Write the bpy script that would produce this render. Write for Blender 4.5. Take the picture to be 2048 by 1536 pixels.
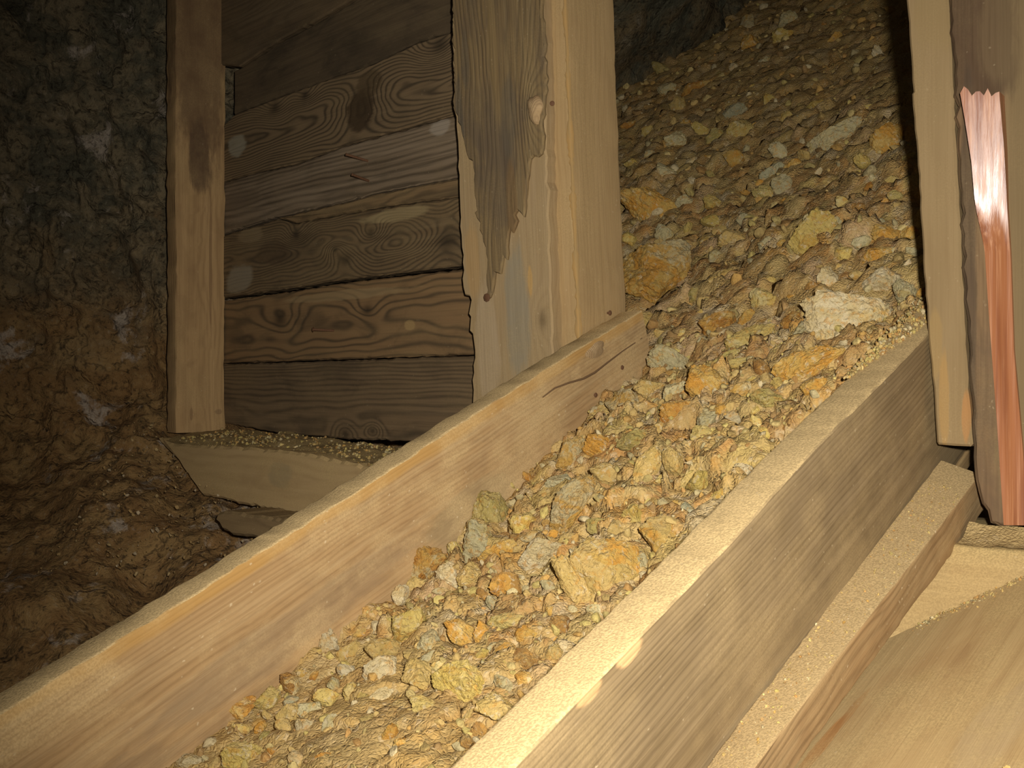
import bpy, math, random
import numpy as np
from mathutils import Matrix, Vector

# ------------------------------------------------------------------ clear
for o in list(bpy.data.objects): bpy.data.objects.remove(o, do_unlink=True)
SC = bpy.context.scene
COL = SC.collection
random.seed(7); RNG = np.random.default_rng(7)

# ------------------------------------------------------------------ camera, world, flash, exposure
CAMZ = 1.0                      # lens height above the mine floor
F = 2100.0                      # focal length in pixels of the 2048 px wide frame
cam_d = bpy.data.cameras.new('camera'); cam_d.sensor_width = 36; cam_d.lens = F/2048*36
cam_d.clip_start = 0.02
cam = bpy.data.objects.new('camera', cam_d); COL.objects.link(cam)
cam.location = (0, 0, CAMZ); cam.rotation_euler = (math.pi/2, 0, 0)
SC.camera = cam
w = bpy.data.worlds.new('dark_mine_air'); SC.world = w; w.use_nodes = True
w.node_tree.nodes['Background'].inputs[0].default_value = (1.0, 0.82, 0.6, 1)
w.node_tree.nodes['Background'].inputs[1].default_value = 0.022
fl = bpy.data.lights.new('flash', 'SPOT'); fl.energy = 138; fl.color = (1.0, 0.94, 0.86)
fl.spot_size = math.radians(92); fl.spot_blend = 1.0; fl.shadow_soft_size = 0.014
flo = bpy.data.objects.new('flash', fl); COL.objects.link(flo)
flo.location = (0.055, 0.0, CAMZ+0.055)
flo.rotation_euler = (math.pi/2-math.radians(2.0), 0, math.radians(-7.0))
SC.view_settings.view_transform = 'Standard'; SC.view_settings.look = 'None'
SC.view_settings.exposure = 0.0; SC.view_settings.gamma = 1.0; SC.view_settings.use_curve_mapping = False

# ------------------------------------------------------------------ frames of the place
CAMP = np.array([0, 0, CAMZ])
def ray(px, py): return np.array([(px-1024)/F, 1.0, -(py-768)/F])
def nrm(v): v = np.array(v, float); return v/np.linalg.norm(v)
D = nrm([1801, 2100, 1118.]); UP = np.array([0, 0, 1.])      # D runs up the chute
C = nrm(np.cross(D, UP)); N = np.cross(C, D)                 # C across it, N out of its floor
DH = nrm([D[0], D[1], 0])
A = CAMP + ray(629, 995)*1.4                                 # a point on the top of the left side board
def ch(s, c, n): return A + D*s + C*c + N*n
def hit(px, py, P0, NN):
    r = ray(px, py); return CAMP + r*((NN@(P0-CAMP))/(NN@r))
PX = lambda P: (1024+F*(P[0])/P[1], 768-F*(P[2]-CAMZ)/P[1])

# ------------------------------------------------------------------ numpy noise
def _hash(ix, iy, iz, seed):
    h = (ix.astype(np.uint32)*np.uint32(374761393) + iy.astype(np.uint32)*np.uint32(668265263)
         + iz.astype(np.uint32)*np.uint32(2147483647-97) + np.uint32((seed*974711+13) & 0xffffffff))
    h = (h ^ (h >> np.uint32(13)))*np.uint32(1274126177); h = h ^ (h >> np.uint32(16))
    return h.astype(np.float64)/4294967295.0*2-1
def vnoise(p, seed=0):
    p = np.asarray(p, float); i = np.floor(p).astype(np.int64); f = p-i; u = f*f*(3-2*f)
    r = 0
    for a in (0, 1):
        for b in (0, 1):
            for c_ in (0, 1):
                wgt = (u[..., 0] if a else 1-u[..., 0])*(u[..., 1] if b else 1-u[..., 1])*(u[..., 2] if c_ else 1-u[..., 2])
                r = r + wgt*_hash(i[..., 0]+a, i[..., 1]+b, i[..., 2]+c_, seed)
    return r
def fbm(p, octv=4, seed=0, gain=.5, ridged=False):
    r = 0; a = 1.0; p = np.asarray(p, float)
    for k in range(octv):
        v = vnoise(p, seed+k*17)
        if ridged: v = 1-2*np.abs(v)
        r = r + a*v; a *= gain; p = p*2.03+5.1
    return r
def sstep(x, a, b):
    t = np.clip((np.asarray(x, float)-a)/(b-a), 0, 1); return t*t*(3-2*t)

# ------------------------------------------------------------------ mesh helpers
def mesh_np(name, V, Fc, smooth=True, sharp=None):
    me = bpy.data.meshes.new(name); V = np.asarray(V, np.float32)
    if isinstance(Fc, np.ndarray):
        k = Fc.shape[1]; nf = len(Fc)
        me.vertices.add(len(V)); me.vertices.foreach_set('co', V.ravel())
        me.loops.add(nf*k); me.loops.foreach_set('vertex_index', Fc.astype(np.int32).ravel())
        me.polygons.add(nf); me.polygons.foreach_set('loop_start', np.arange(0, nf*k, k, dtype=np.int32))
        me.polygons.foreach_set('loop_total', np.full(nf, k, np.int32))
        me.update(calc_edges=True); me.validate()
    else:
        me.from_pydata([tuple(map(float, v)) for v in V], [], Fc); me.update(calc_edges=True)
    if smooth: me.shade_smooth()
    if sharp is not None: me.set_sharp_from_angle(angle=math.radians(sharp))
    return me
WM = {}
def frame(O, x, y, z):
    return Matrix(((x[0], y[0], z[0], O[0]), (x[1], y[1], z[1], O[1]), (x[2], y[2], z[2], O[2]), (0, 0, 0, 1)))
def link(name, me, mat, M=None, parent=None, label=None, cat=None, group=None, kind=None):
    o = bpy.data.objects.new(name, me); COL.objects.link(o)
    M = M if M is not None else Matrix.Identity(4)
    if me is not None:
        for m in (mat if isinstance(mat, (list, tuple)) else [mat]): me.materials.append(m)
    if parent is not None:
        o.parent = parent; o.matrix_parent_inverse = Matrix.Identity(4)
        o.matrix_basis = WM[parent.name].inverted() @ M
    else: o.matrix_basis = M
    WM[o.name] = M
    if label: o['label'] = label
    if cat: o['category'] = cat
    if group: o['group'] = group
    if kind: o['kind'] = kind
    return o
def empty(name, P, label, cat, group=None):
    return link(name, None, None, Matrix.Translation(Vector(P)), None, label, cat, group)

# ------------------------------------------------------------------ node helper
class NB:
    def __init__(s, name):
        s.m = bpy.data.materials.new(name); s.m.use_nodes = True; s.t = s.m.node_tree
        s.t.nodes.clear(); s.out = s.t.nodes.new('ShaderNodeOutputMaterial')
        s.b = s.t.nodes.new('ShaderNodeBsdfPrincipled'); s.t.links.new(s.b.outputs[0], s.out.inputs[0])
        s.b.inputs['Specular IOR Level'].default_value = 0.25
    def put(s, sock, v):
        if isinstance(v, bpy.types.NodeSocket): s.t.links.new(v, sock)
        elif isinstance(v, (tuple, list)):
            sock.default_value = tuple(v) if len(v) == len(sock.default_value) else tuple(v)+(1,)
        else: sock.default_value = v
    def coord(s, w='Object'): return s.t.nodes.new('ShaderNodeTexCoord').outputs[w]
    def math(s, op, a, b=0.0, c=None, clamp=False):
        n = s.t.nodes.new('ShaderNodeMath'); n.operation = op; n.use_clamp = clamp
        s.put(n.inputs[0], a); s.put(n.inputs[1], b)
        if c is not None: s.put(n.inputs[2], c)
        return n.outputs[0]
    def vec(s, op, a, b):
        n = s.t.nodes.new('ShaderNodeVectorMath'); n.operation = op; s.put(n.inputs[0], a)
        if op == 'SCALE': s.put(n.inputs[3], b)
        else: s.put(n.inputs[1], b)
        return n.outputs['Value'] if op in ('LENGTH', 'DOT_PRODUCT', 'DISTANCE') else n.outputs[0]
    def sep(s, v):
        n = s.t.nodes.new('ShaderNodeSeparateXYZ'); s.put(n.inputs[0], v); return n.outputs[0], n.outputs[1], n.outputs[2]
    def comb(s, x, y, z):
        n = s.t.nodes.new('ShaderNodeCombineXYZ'); s.put(n.inputs[0], x); s.put(n.inputs[1], y); s.put(n.inputs[2], z); return n.outputs[0]
    def noise(s, v, sc=5, det=4, rough=.5, dist=0.0, color=False):
        n = s.t.nodes.new('ShaderNodeTexNoise'); s.put(n.inputs['Vector'], v)
        n.inputs['Scale'].default_value = sc; n.inputs['Detail'].default_value = det
        n.inputs['Roughness'].default_value = rough; n.inputs['Distortion'].default_value = dist
        return n.outputs['Color' if color else 'Fac']
    def voro(s, v, sc=5, feat='F1', rnd=1.0, out='Distance'):
        n = s.t.nodes.new('ShaderNodeTexVoronoi'); s.put(n.inputs['Vector'], v); n.feature = feat
        n.inputs['Scale'].default_value = sc; n.inputs['Randomness'].default_value = rnd
        return n.outputs[out]
    def ss(s, x, a, b, lo=0.0, hi=1.0):
        n = s.t.nodes.new('ShaderNodeMapRange'); n.interpolation_type = 'SMOOTHSTEP'
        s.put(n.inputs[0], x); s.put(n.inputs[1], a); s.put(n.inputs[2], b); s.put(n.inputs[3], lo); s.put(n.inputs[4], hi)
        return n.outputs[0]
    def mix(s, f, a, b, bt='MIX'):
        n = s.t.nodes.new('ShaderNodeMix'); n.data_type = 'RGBA'; n.blend_type = bt
        s.put(n.inputs[0], f); s.put(n.inputs[6], a); s.put(n.inputs[7], b); return n.outputs[2]
    def ramp(s, f, stops, const=False):
        n = s.t.nodes.new('ShaderNodeValToRGB'); s.put(n.inputs[0], f); r = n.color_ramp
        if const: r.interpolation = 'CONSTANT'
        while len(r.elements) < len(stops): r.elements.new(0.5)
        for e, (p, c) in zip(r.elements, stops): e.position = p; e.color = tuple(c)+(1,)
        return n.outputs[0]
    def normal_z(s): return s.sep(s.t.nodes.new('ShaderNodeNewGeometry').outputs['Normal'])[2]
    def bump(s, h, strength=.5, dist=.002, prev=None):
        n = s.t.nodes.new('ShaderNodeBump'); s.put(n.inputs['Height'], h); n.inputs['Strength'].default_value = strength
        n.inputs['Distance'].default_value = dist
        if prev is not None: s.put(n.inputs['Normal'], prev)
        return n.outputs[0]
    def done(s, col, rough=.85, normal=None):
        s.put(s.b.inputs['Base Color'], col); s.put(s.b.inputs['Roughness'], rough)
        if normal is not None: s.put(s.b.inputs['Normal'], normal)
        return s.m

DUST = (.50, .365, .165)
SEED = [0]
def wood(name, base, dark, light, ring=160, ringstr=.6, off=.10, fine=.5, blot=.4, blotcol=None, dust=DUST, dustamt=.2,
         topdust=0.0, specks=.25, knots=(), stains=(), edge=None, rough=.88, bump=.5, warp=.012, sharp=2.0):
    """Sawn timber: growth rings round a pith line lying off the board (local x runs along the grain),
    knots that push the rings aside, weather blotches, stains (x, z, rx, rz, colour, amount), settled dust."""
    SEED[0] += 1; sd = SEED[0]*3.37
    b = NB(name); co = b.coord(); x, y, z = b.sep(co)
    cs = b.vec('ADD', co, (sd, sd*.7, sd*1.3))
    wn = b.noise(b.vec('MULTIPLY', cs, (3.0, 9, 9)), 1.0, 2, .5, color=True)
    wx, wy, wz = b.sep(b.vec('SUBTRACT', wn, (.5, .5, .5)))
    zz = b.math('ADD', b.math('ADD', z, off*.35), b.math('MULTIPLY', wz, warp*3))
    yy = b.math('ADD', b.math('ADD', y, off), b.math('MULTIPLY', wy, warp*4))
    r = b.math('SQRT', b.math('ADD', b.math('MULTIPLY', yy, yy), b.math('MULTIPLY', zz, zz)))
    core = None
    for (kx, kz, ks, amp) in knots:
        dx = b.math('MULTIPLY', b.math('SUBTRACT', x, kx), 1/(ks*1.7)); dz = b.math('MULTIPLY', b.math('SUBTRACT', z, kz), 1/ks)
        d2 = b.math('ADD', b.math('MULTIPLY', dx, dx), b.math('MULTIPLY', dz, dz))
        r = b.math('ADD', r, b.math('MULTIPLY', b.math('EXPONENT', b.math('MULTIPLY', d2, -1.0)), amp))
        k = b.math('EXPONENT', b.math('MULTIPLY', d2, -9.0)); core = k if core is None else b.math('MAXIMUM', core, k)
    sn = b.math('SINE', b.math('MULTIPLY', r, ring*6.283))
    rg = b.math('POWER', b.math('MULTIPLY_ADD', sn, .5, .5), sharp)
    fn = b.noise(b.vec('MULTIPLY', cs, (6, 260, 260)), 1.0, 3, .6)
    fn2 = b.noise(b.vec('MULTIPLY', cs, (2.2, 60, 60)), 1.0, 4, .6)
    bl = b.noise(b.vec('MULTIPLY', cs, (5, 11, 11)), 1.0, 5, .62, .6)
    col = b.mix(b.math('MULTIPLY', rg, ringstr), base, dark)
    col = b.mix(b.math('MULTIPLY', b.ss(fn2, .42, .7), fine*.8), col, light)
    col = b.mix(b.math('MULTIPLY', b.ss(fn, .45, .75), fine*.6), col, dark)
    col = b.mix(b.math('MULTIPLY', b.ss(bl, .48, .68), blot), col, blotcol or dark)
    if core is not None: col = b.mix(b.math('MULTIPLY', core, .75), col, tuple(v*.45 for v in dark))
    en = b.noise(b.vec('MULTIPLY', cs, (9, 40, 40)), 1.0, 5, .65)
    for (sx, sz, rx, rz, sc, am) in stains:
        dx = b.math('MULTIPLY', b.math('SUBTRACT', x, sx), 1/rx); dz = b.math('MULTIPLY', b.math('SUBTRACT', z, sz), 1/rz)
        dd = b.math('SQRT', b.math('ADD', b.math('MULTIPLY', dx, dx), b.math('MULTIPLY', dz, dz)))
        dd = b.math('ADD', dd, b.math('MULTIPLY', b.math('SUBTRACT', en, .5), 1.1))
        col = b.mix(b.ss(dd, .75, 1.1, am, 0.0), col, sc)
    if edge is not None:                       # worn arris: (z of the arris, width, colour, amount)
        ez, ew, ec, ea = edge
        dd = b.math('DIVIDE', b.math('ABSOLUTE', b.math('SUBTRACT', z, ez)), ew)
        dd = b.math('ADD', dd, b.math('MULTIPLY', b.math('SUBTRACT', en, .5), 1.6))
        col = b.mix(b.ss(dd, .3, 1.0, ea, 0.0), col, ec)
    dn = b.noise(b.vec('MULTIPLY', cs, (7, 10, 10)), 1.0, 6, .65)
    df = b.math('MULTIPLY', b.ss(dn, .38, .66), dustamt)
    grit = b.noise(cs, 420, 2, .6)
    if topdust > 0:
        tf = b.math('MULTIPLY', b.ss(b.normal_z(), .55, .8), topdust)
        df = b.math('MAXIMUM', df, tf)
    dcol = b.mix(b.ss(grit, .38, .62), tuple(v*.78 for v in dust), tuple(min(1, v*1.12) for v in dust))
    col = b.mix(df, col, dcol)
    if specks > 0:
        sp = b.voro(b.vec('ADD', b.vec('MULTIPLY', cs, (.7, 1, 1)), b.vec('SCALE', b.noise(cs, 200, 3, .6, color=True), .006)), 105); pick = b.noise(cs, 23, 2, .5)
        col = b.mix(b.math('MULTIPLY', b.math('MULTIPLY', b.ss(sp, .08, .17, 1.0, 0.0), b.ss(pick, .52, .62)), specks), col, (.68, .55, .34))
    h = b.math('ADD', b.math('MULTIPLY', fn, .5), b.math('MULTIPLY', fn2, .6))
    h = b.math('SUBTRACT', h, b.math('MULTIPLY', rg, ringstr*.5))
    if topdust > 0: h = b.math('MULTIPLY', h, b.math('MULTIPLY_ADD', df, -.92, 1.0))
    nb = b.bump(h, bump, .0022)
    if topdust > 0: nb = b.bump(b.math('MULTIPLY', b.math('ADD', grit, b.math('MULTIPLY', b.noise(cs, 60, 4, .6), .8)), df), .4, .0018, nb)
    return b.done(col, rough, nb)

def rockmat(name, c1, c2, c3, spot=None, scale=34, dustamt=.22):
    b = NB(name); oi = b.t.nodes.new('ShaderNodeObjectInfo')
    co = b.vec('ADD', b.coord(), b.vec('SCALE', b.comb(1.0, .7, 1.9), b.math('MULTIPLY', oi.outputs['Random'], 40)))
    n1 = b.noise(co, scale, 5, .62, .7); n2 = b.noise(b.vec('ADD', co, (9, 4, 2)), scale*.8, 5, .65, .8)
    n3 = b.noise(co, 150, 5, .7, .5)
    col = b.mix(b.ss(n1, .40, .60), c1, c2)
    col = b.mix(b.ss(n2, .54, .66), col, c3)
    col = b.mix(b.math('MULTIPLY', b.ss(n3, .42, .30), .7), col, tuple(v*.30 for v in c3), 'MIX')
    col = b.mix(b.math('MULTIPLY', b.ss(n3, .56, .70), .45), col, (.62, .5, .27))
    n4 = b.noise(b.vec('ADD', co, (2, 8, 5)), scale*2.6, 5, .7, .6); n5 = b.noise(b.vec('ADD', co, (7, 1, 3)), scale*2.2, 5, .7, .6)
    col = b.mix(b.math('MULTIPLY', b.ss(n4, .53, .62), .55), col, (.52, .265, .05))
    col = b.mix(b.math('MULTIPLY', b.ss(n5, .56, .64), .55), col, (.62, .53, .34))
    if spot: col = b.mix(b.ss(b.noise(co, 46, 2, .5), .66, .70), col, spot)
    br = b.math('MULTIPLY_ADD', oi.outputs['Random'], .35, .83)
    col = b.vec('SCALE', col, br)
    df = b.math('MULTIPLY', b.math('MULTIPLY', b.ss(b.normal_z(), .35, .9), b.ss(n1, .38, .6)), dustamt*2.2)
    col = b.mix(df, col, (.47, .335, .14))
    pits = b.voro(co, 190)
    h = b.math('ADD', b.math('MULTIPLY', n3, 1.0), b.math('MULTIPLY', b.noise(co, 480, 3, .6), .45))
    h = b.math('ADD', b.math('ADD', h, b.math('MULTIPLY', pits, .3)), b.math('MULTIPLY', n4, .8))
    return b.done(col, .8, b.bump(h, .85, .006))

ROCKC = dict(
 orange=((.540, .270, .044), (.500, .320, .080), (.600, .410, .128)),
 rust=((.400, .180, .032), (.500, .280, .060), (.540, .370, .120)),
 cream=((.580, .440, .144), (.540, .380, .104), (.600, .490, .216)),
 grey=((.460, .400, .216), (.500, .420, .208), (.420, .330, .128)),
 white=((.600, .500, .296), (.530, .420, .208), (.570, .390, .168)),
 tan=((.480, .335, .104), (.530, .370, .128), (.430, .310, .104)),
 lime=((.53, .39, .10), (.56, .42, .13), (.50, .31, .065)),
 brown=((.280, .140, .036), (.350, .195, .052), (.430, .280, .088)),
 mottled=((.540, .440, .224), (.520, .310, .072), (.560, .460, .248)),
 olive=((.430, .340, .104), (.480, .370, .128), (.400, .285, .080)),
 bluegrey=((.360, .340, .200), (.450, .400, .224), (.300, .250, .120)))
RM = {k: rockmat('rock_'+k, *v) for k, v in ROCKC.items()}

# ------------------------------------------------------------------ board builders
def loft_board(name, S, E, x, z, mat, parent=None, bev=.004, nseg=60, warp=.0015, chip=.0015, seed=1, **kw):
    """S, E: four corners (y0z0, y1z0, y1z1, y0z1) of the start and end of a timber; grain along x."""
    S = np.array(S, float); E = np.array(E, float); O = (S.mean(0)+E.mean(0))/2
    x = nrm(x); z = nrm(np.array(z)-x*(x@np.array(z))); y = np.cross(z, x)
    R = np.array([x, y, z]); S = (S-O)@R.T; E = (E-O)@R.T
    # cross-section parameters with rounded corners
    def ring(Q, b):
        pts = []; Q0 = S
        for i in range(4):
            p, a, c_ = Q[i], Q[i-1], Q[(i+1) % 4]
            ua = nrm(a-p); uc = nrm(c_-p)
            for k in range(4):
                t = k/3; pts.append(p+ua*b*(1-t)**2+uc*b*t**2)
            L = np.linalg.norm(Q0[(i+1) % 4]-Q0[i]); m = max(1, int(L/.03))
            for k in range(1, m):
                pts.append(p+uc*b+(c_-uc*b-p-uc*b)*k/m)
        return np.array(pts)
    # use the mean section to fix the ring count
    rs = ring(S, bev); re = ring(E, bev)
    k = min(len(rs), len(re)); 
    if len(rs) != len(re):
        re = rs-S.mean(0)+E.mean(0)
    k = len(rs); V = []
    for i in range(nseg+1):
        t = i/nseg; r = rs*(1-t)+re*t
        cen = r.mean(0)
        q = np.c_[r[:, 0]*4.0, r[:, 1]*9, r[:, 2]*9]+seed*7.7
        dv = np.c_[np.zeros(k), vnoise(q, seed), vnoise(q+31, seed)]*warp
        q2 = np.c_[r[:, 0]*45, r[:, 1]*70, r[:, 2]*70]+seed*3.1
        out = r-cen; out[:, 0] = 0
        dv += out/np.maximum(np.linalg.norm(out, axis=1)[:, None], 1e-6)*(-np.abs(vnoise(q2, seed+5))*chip)[:, None]
        V.append(r+dv)
    V = np.concatenate(V); Fq = []
    for i in range(nseg):
        for j in range(k):
            Fq.append((i*k+j, i*k+(j+1) % k, (i+1)*k+(j+1) % k, (i+1)*k+j))
    Fq.append(tuple(range(k-1, -1, -1))); Fq.append(tuple(nseg*k+j for j in range(k)))
    me = mesh_np(name, V, Fq, True, 32)
    M = frame(O, x, y, z)
    if callable(mat): mat = mat()
    return link(name, me, mat, M, parent, **kw)

class Face:
    """a plane of the place: P0 on it, NN its normal towards the viewer, ux the direction of the grain"""
    def __init__(s, P0, NN, ux):
        s.P0 = np.array(P0, float); s.N = nrm(NN); ux = np.array(ux, float); s.x = nrm(ux-s.N*(s.N@ux))
        s.y = -s.N; s.z = np.cross(s.x, s.y)
    def at(s, px, py): return hit(px, py, s.P0, s.N)
    def shift(s, d): return Face(s.P0+s.N*d, s.N, s.x)
def poly_board(name, face, pts, thick, mat, parent=None, bev=.003, jit=.0012, step=.014, seed=1, knots=(), stains=(), edge=None, mk=None, tone=(), **kw):
    """a board whose outline is given by its corners on a face; knots and stains are given the same way"""
    P = np.array([face.at(*p) for p in pts]); O = P.mean(0)
    loc = lambda Q: np.array([(Q-O)@face.x, (Q-O)@face.z])
    q = np.array([loc(v) for v in P]); out = []
    rng = np.random.default_rng(seed)
    for i in range(len(q)):
        a, c_ = q[i], q[(i+1) % len(q)]; L = np.linalg.norm(c_-a); m = max(1, int(L/step))
        nn = np.array([-(c_-a)[1], (c_-a)[0]])/max(L, 1e-9)
        for k in range(m):
            j = 0 if k == 0 else rng.normal()*jit
            out.append(a+(c_-a)*k/m+nn*j)
    q = np.array(out); n = len(q)
    area = .5*np.sum(q[:, 0]*np.roll(q[:, 1], -1)-np.roll(q[:, 0], -1)*q[:, 1])
    if area < 0: q = q[::-1]
    e = np.roll(q, -1, 0)-q; en = np.c_[-e[:, 1], e[:, 0]]/np.maximum(np.linalg.norm(e, axis=1)[:, None], 1e-9)
    vn = en+np.roll(en, 1, 0); vn /= np.maximum(np.linalg.norm(vn, axis=1)[:, None], .3)
    V = np.concatenate([np.c_[q+vn*bev, np.zeros(n)][:, [0, 2, 1]], np.c_[q, np.full(n, bev)][:, [0, 2, 1]], np.c_[q, np.full(n, thick)][:, [0, 2, 1]]])
    Fq = [tuple(range(n)), tuple(range(3*n-1, 2*n-1, -1))]
    for l in (0, 1):
        for i in range(n):
            j = (i+1) % n; Fq.append((l*n+j, l*n+i, (l+1)*n+i, (l+1)*n+j))
    me = mesh_np(name, V, Fq, False)
    if mk is not None:
        kk = [(*loc(face.at(a, b_)), s_, am) for (a, b_, s_, am) in knots]
        st = [(*loc(face.at(a, b_)), rx, rz, c_, am) for (a, b_, rx, rz, c_, am) in stains]
        ed = None if edge is None else (loc(face.at(*edge[0]))[1],)+tuple(edge[1:])
        mat = mk(knots=kk, stains=st, edge=ed)
    return link(name, me, mat, frame(O, face.x, face.y, face.z), parent, **kw)

def nail(parent, P, direction, length=.04, rad=.0022, head=.005, bend=0.0, mat=None, label=None):
    """a round nail driven in at P, standing out along direction"""
    d = nrm(direction); t = nrm(np.cross(d, [.3, .2, .9])); u = np.cross(d, t); V = []; Fq = []; prof = []
    m = 8
    for i in range(6):
        f = i/5; prof.append((length*f, rad, bend*f*f))
    prof += [(length+.0003, head, bend), (length+.0012, head*1.02, bend), (length+.0022, head*.75, bend), (length+.0026, head*.2, bend)]
    for (l, r, bd) in prof:
        for j in range(m):
            a = 2*math.pi*j/m; V.append(d*l+u*bd+t*r*math.cos(a)+u*r*math.sin(a))
    for i in range(len(prof)-1):
        for j in range(m): Fq.append((i*m+j, i*m+(j+1) % m, (i+1)*m+(j+1) % m, (i+1)*m+j))
    Fq.append(tuple((len(prof)-1)*m+j for j in range(m))); Fq.append(tuple(range(m-1, -1, -1)))
    me = mesh_np('nail', np.array(V), Fq, True, 40)
    return link('nail', me, mat, Matrix.Translation(Vector(P)), parent, label=label)

b_ = NB('rusty_iron'); c_ = b_.coord()
RUST = b_.done(b_.mix(b_.noise(c_, 300, 4), (.075, .035, .018), (.17, .085, .04)), .75, b_.bump(b_.noise(c_, 600, 3), .5, .001))

exec_parts = []
# ------------------------------------------------------------------ the muck surface: height n above the chute datum at (s, c)
def n_base(s, c):
    s = np.asarray(s, float); c = np.asarray(c, float)
    nl = -.170+sstep(s, .0, .78)*.068
    nr = -.155+sstep(s, -.05, .62)*.140
    t = np.clip((c-.047)/(.566-.047), -.3, 1.0)
    mid = np.exp(-((t-.5)/.3)**2)*.012
    r = nl+(nr-nl)*t+mid
    up = np.maximum(s-.74, 0)
    return r+up*.235-sstep(up, 0, .5)*.01+np.exp(-((s-1.1)/.2)**2)*.02*np.sin(c*7)
def cells(s, c, size, seed):
    """nearest of a jittered lattice of stones: (hash, hash, hash, offset along s, offset along c, distance to the border)"""
    gx, gy = s/size, c/size; ix, iy = np.floor(gx).astype(np.int64), np.floor(gy).astype(np.int64)
    best = np.full(np.shape(gx), 9.); sec = best.copy(); out = [np.zeros_like(best) for _ in range(5)]
    for dx in (-1, 0, 1):
        for dy in (-1, 0, 1):
            jx, jy = ix+dx, iy+dy; z0 = np.zeros_like(jx)
            h = [_hash(jx, jy, z0+k, seed) for k in range(5)]
            ox, oy = gx-(jx+.5+h[0]*.45), gy-(jy+.5+h[1]*.45); dd = np.hypot(ox*(1+.4*h[4]), oy*(1-.4*h[4])); m = dd < best
            sec = np.where(m, best, np.minimum(sec, dd))
            for o_, v_ in zip(out, (h[2], h[3], h[4], ox, oy)): o_[m] = v_[m]
            best = np.where(m, dd, best)
    return out+[sec-best]
def n_lump(s, c, size, seed, amp):
    h1, h2, h3, ox, oy, ed = cells(s, c, size, seed)
    return size*amp*(h1*.22+(h2*ox+h3*oy)*.75+sstep(ed, 0, .22)*.30-.2)
def n_surf(s, c):
    s, c = np.broadcast_arrays(np.asarray(s, float), np.asarray(c, float)); p = np.stack([s, c, 0*s], -1)
    wx, wy = fbm(p*28, 3, 4)*.009, fbm(p*28, 3, 6)*.009
    amt = (.35+.65*sstep(s, -.25, .15))*(1-.55*sstep(s, 1.3, 2.2)); far = sstep(s, .7, 1.0)
    r = n_base(s, c)+fbm(p*9, 3, 3)*.008+fbm(p*60, 3, 8, .6)*.0022
    return r+amt*(n_lump(s+wx, c+wy, .052, 5, .55)+n_lump(s+wx, c+wy, .022, 9, .42))+far*n_lump(s+wx, c+wy, .095, 15, .22)
STP = np.array([(.54, .27, .055), (.52, .33, .11), (.48, .31, .10), (.60, .43, .17), (.52, .43, .26), (.62, .50, .31), (.46, .22, .06), (.54, .40, .13), (.44, .33, .13), (.34, .17, .055), (.52, .34, .18), (.42, .26, .09)])
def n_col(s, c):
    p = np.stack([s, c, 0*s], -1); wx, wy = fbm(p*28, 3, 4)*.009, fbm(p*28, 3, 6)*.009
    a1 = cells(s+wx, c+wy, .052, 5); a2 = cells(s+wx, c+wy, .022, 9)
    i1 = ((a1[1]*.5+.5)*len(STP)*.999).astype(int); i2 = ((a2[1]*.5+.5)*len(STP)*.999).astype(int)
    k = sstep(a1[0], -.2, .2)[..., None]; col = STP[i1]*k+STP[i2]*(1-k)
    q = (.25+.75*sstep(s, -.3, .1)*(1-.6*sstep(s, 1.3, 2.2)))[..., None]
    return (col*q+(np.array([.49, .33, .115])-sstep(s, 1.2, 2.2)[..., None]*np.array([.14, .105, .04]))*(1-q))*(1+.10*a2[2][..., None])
def surf_hit(px, py):
    r = ray(px, py); t = np.linspace(.6, 9, 4000); P = CAMP[None]+r[None]*t[:, None]-A
    s, c, n = P@D, P@C, P@N; g = n-n_base(s, c)
    i = np.argmax((g < 0) & (t > .7)); i = max(i, 1)
    tt = t[i-1]+(t[i]-t[i-1])*g[i-1]/(g[i-1]-g[i])
    return CAMP+r*tt

# ------------------------------------------------------------------ setting: rock walls, floor
def wallrock(name, topcol, lowcol, pale, zlo, zhi, sc=1.0):
    b = NB(name); co = b.coord(); x, y, z = b.sep(co)
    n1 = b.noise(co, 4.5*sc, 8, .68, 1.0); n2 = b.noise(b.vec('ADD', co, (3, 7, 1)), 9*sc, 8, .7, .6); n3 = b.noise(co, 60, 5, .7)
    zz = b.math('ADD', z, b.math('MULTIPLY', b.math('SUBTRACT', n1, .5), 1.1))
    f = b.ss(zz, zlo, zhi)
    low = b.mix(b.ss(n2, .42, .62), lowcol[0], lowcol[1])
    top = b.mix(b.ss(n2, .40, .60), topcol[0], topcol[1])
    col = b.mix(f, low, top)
    col = b.mix(b.math('MULTIPLY', b.ss(b.noise(b.vec('ADD', co, (5, 5, 5)), 7*sc, 7, .68, .4), .565, .66), pale[1]), col, pale[0])
    col = b.mix(b.math('MULTIPLY', b.ss(n3, .5, .33), .75), col, (.02, .014, .008))
    col = b.mix(b.math('MULTIPLY', b.ss(n3, .58, .72), .35), col, (.5, .42, .28))
    cr = b.voro(b.vec('ADD', co, b.vec('SCALE', b.noise(co, 9, 4, .6, color=True), .18)), 6*sc, 'DISTANCE_TO_EDGE')
    col = b.mix(b.math('MULTIPLY', b.ss(cr, .0, .035, 1.0, 0.0), b.math('MULTIPLY', b.ss(n2, .45, .6), .55)), col, (.015, .01, .006))
    h = b.math('ADD', b.math('ADD', b.math('MULTIPLY', n2, .8), b.math('MULTIPLY', n3, .25)), b.math('MULTIPLY', b.ss(cr, 0, .05), .1))
    return b.done(col, .95, b.bump(h, .8, .05))
ML = wallrock('rib_rock', ((.105, .095, .06), (.235, .185, .105)), ((.26, .145, .052), (.34, .21, .08)), ((.50, .42, .33), .75), -.05+CAMZ, .55+CAMZ)
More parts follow.
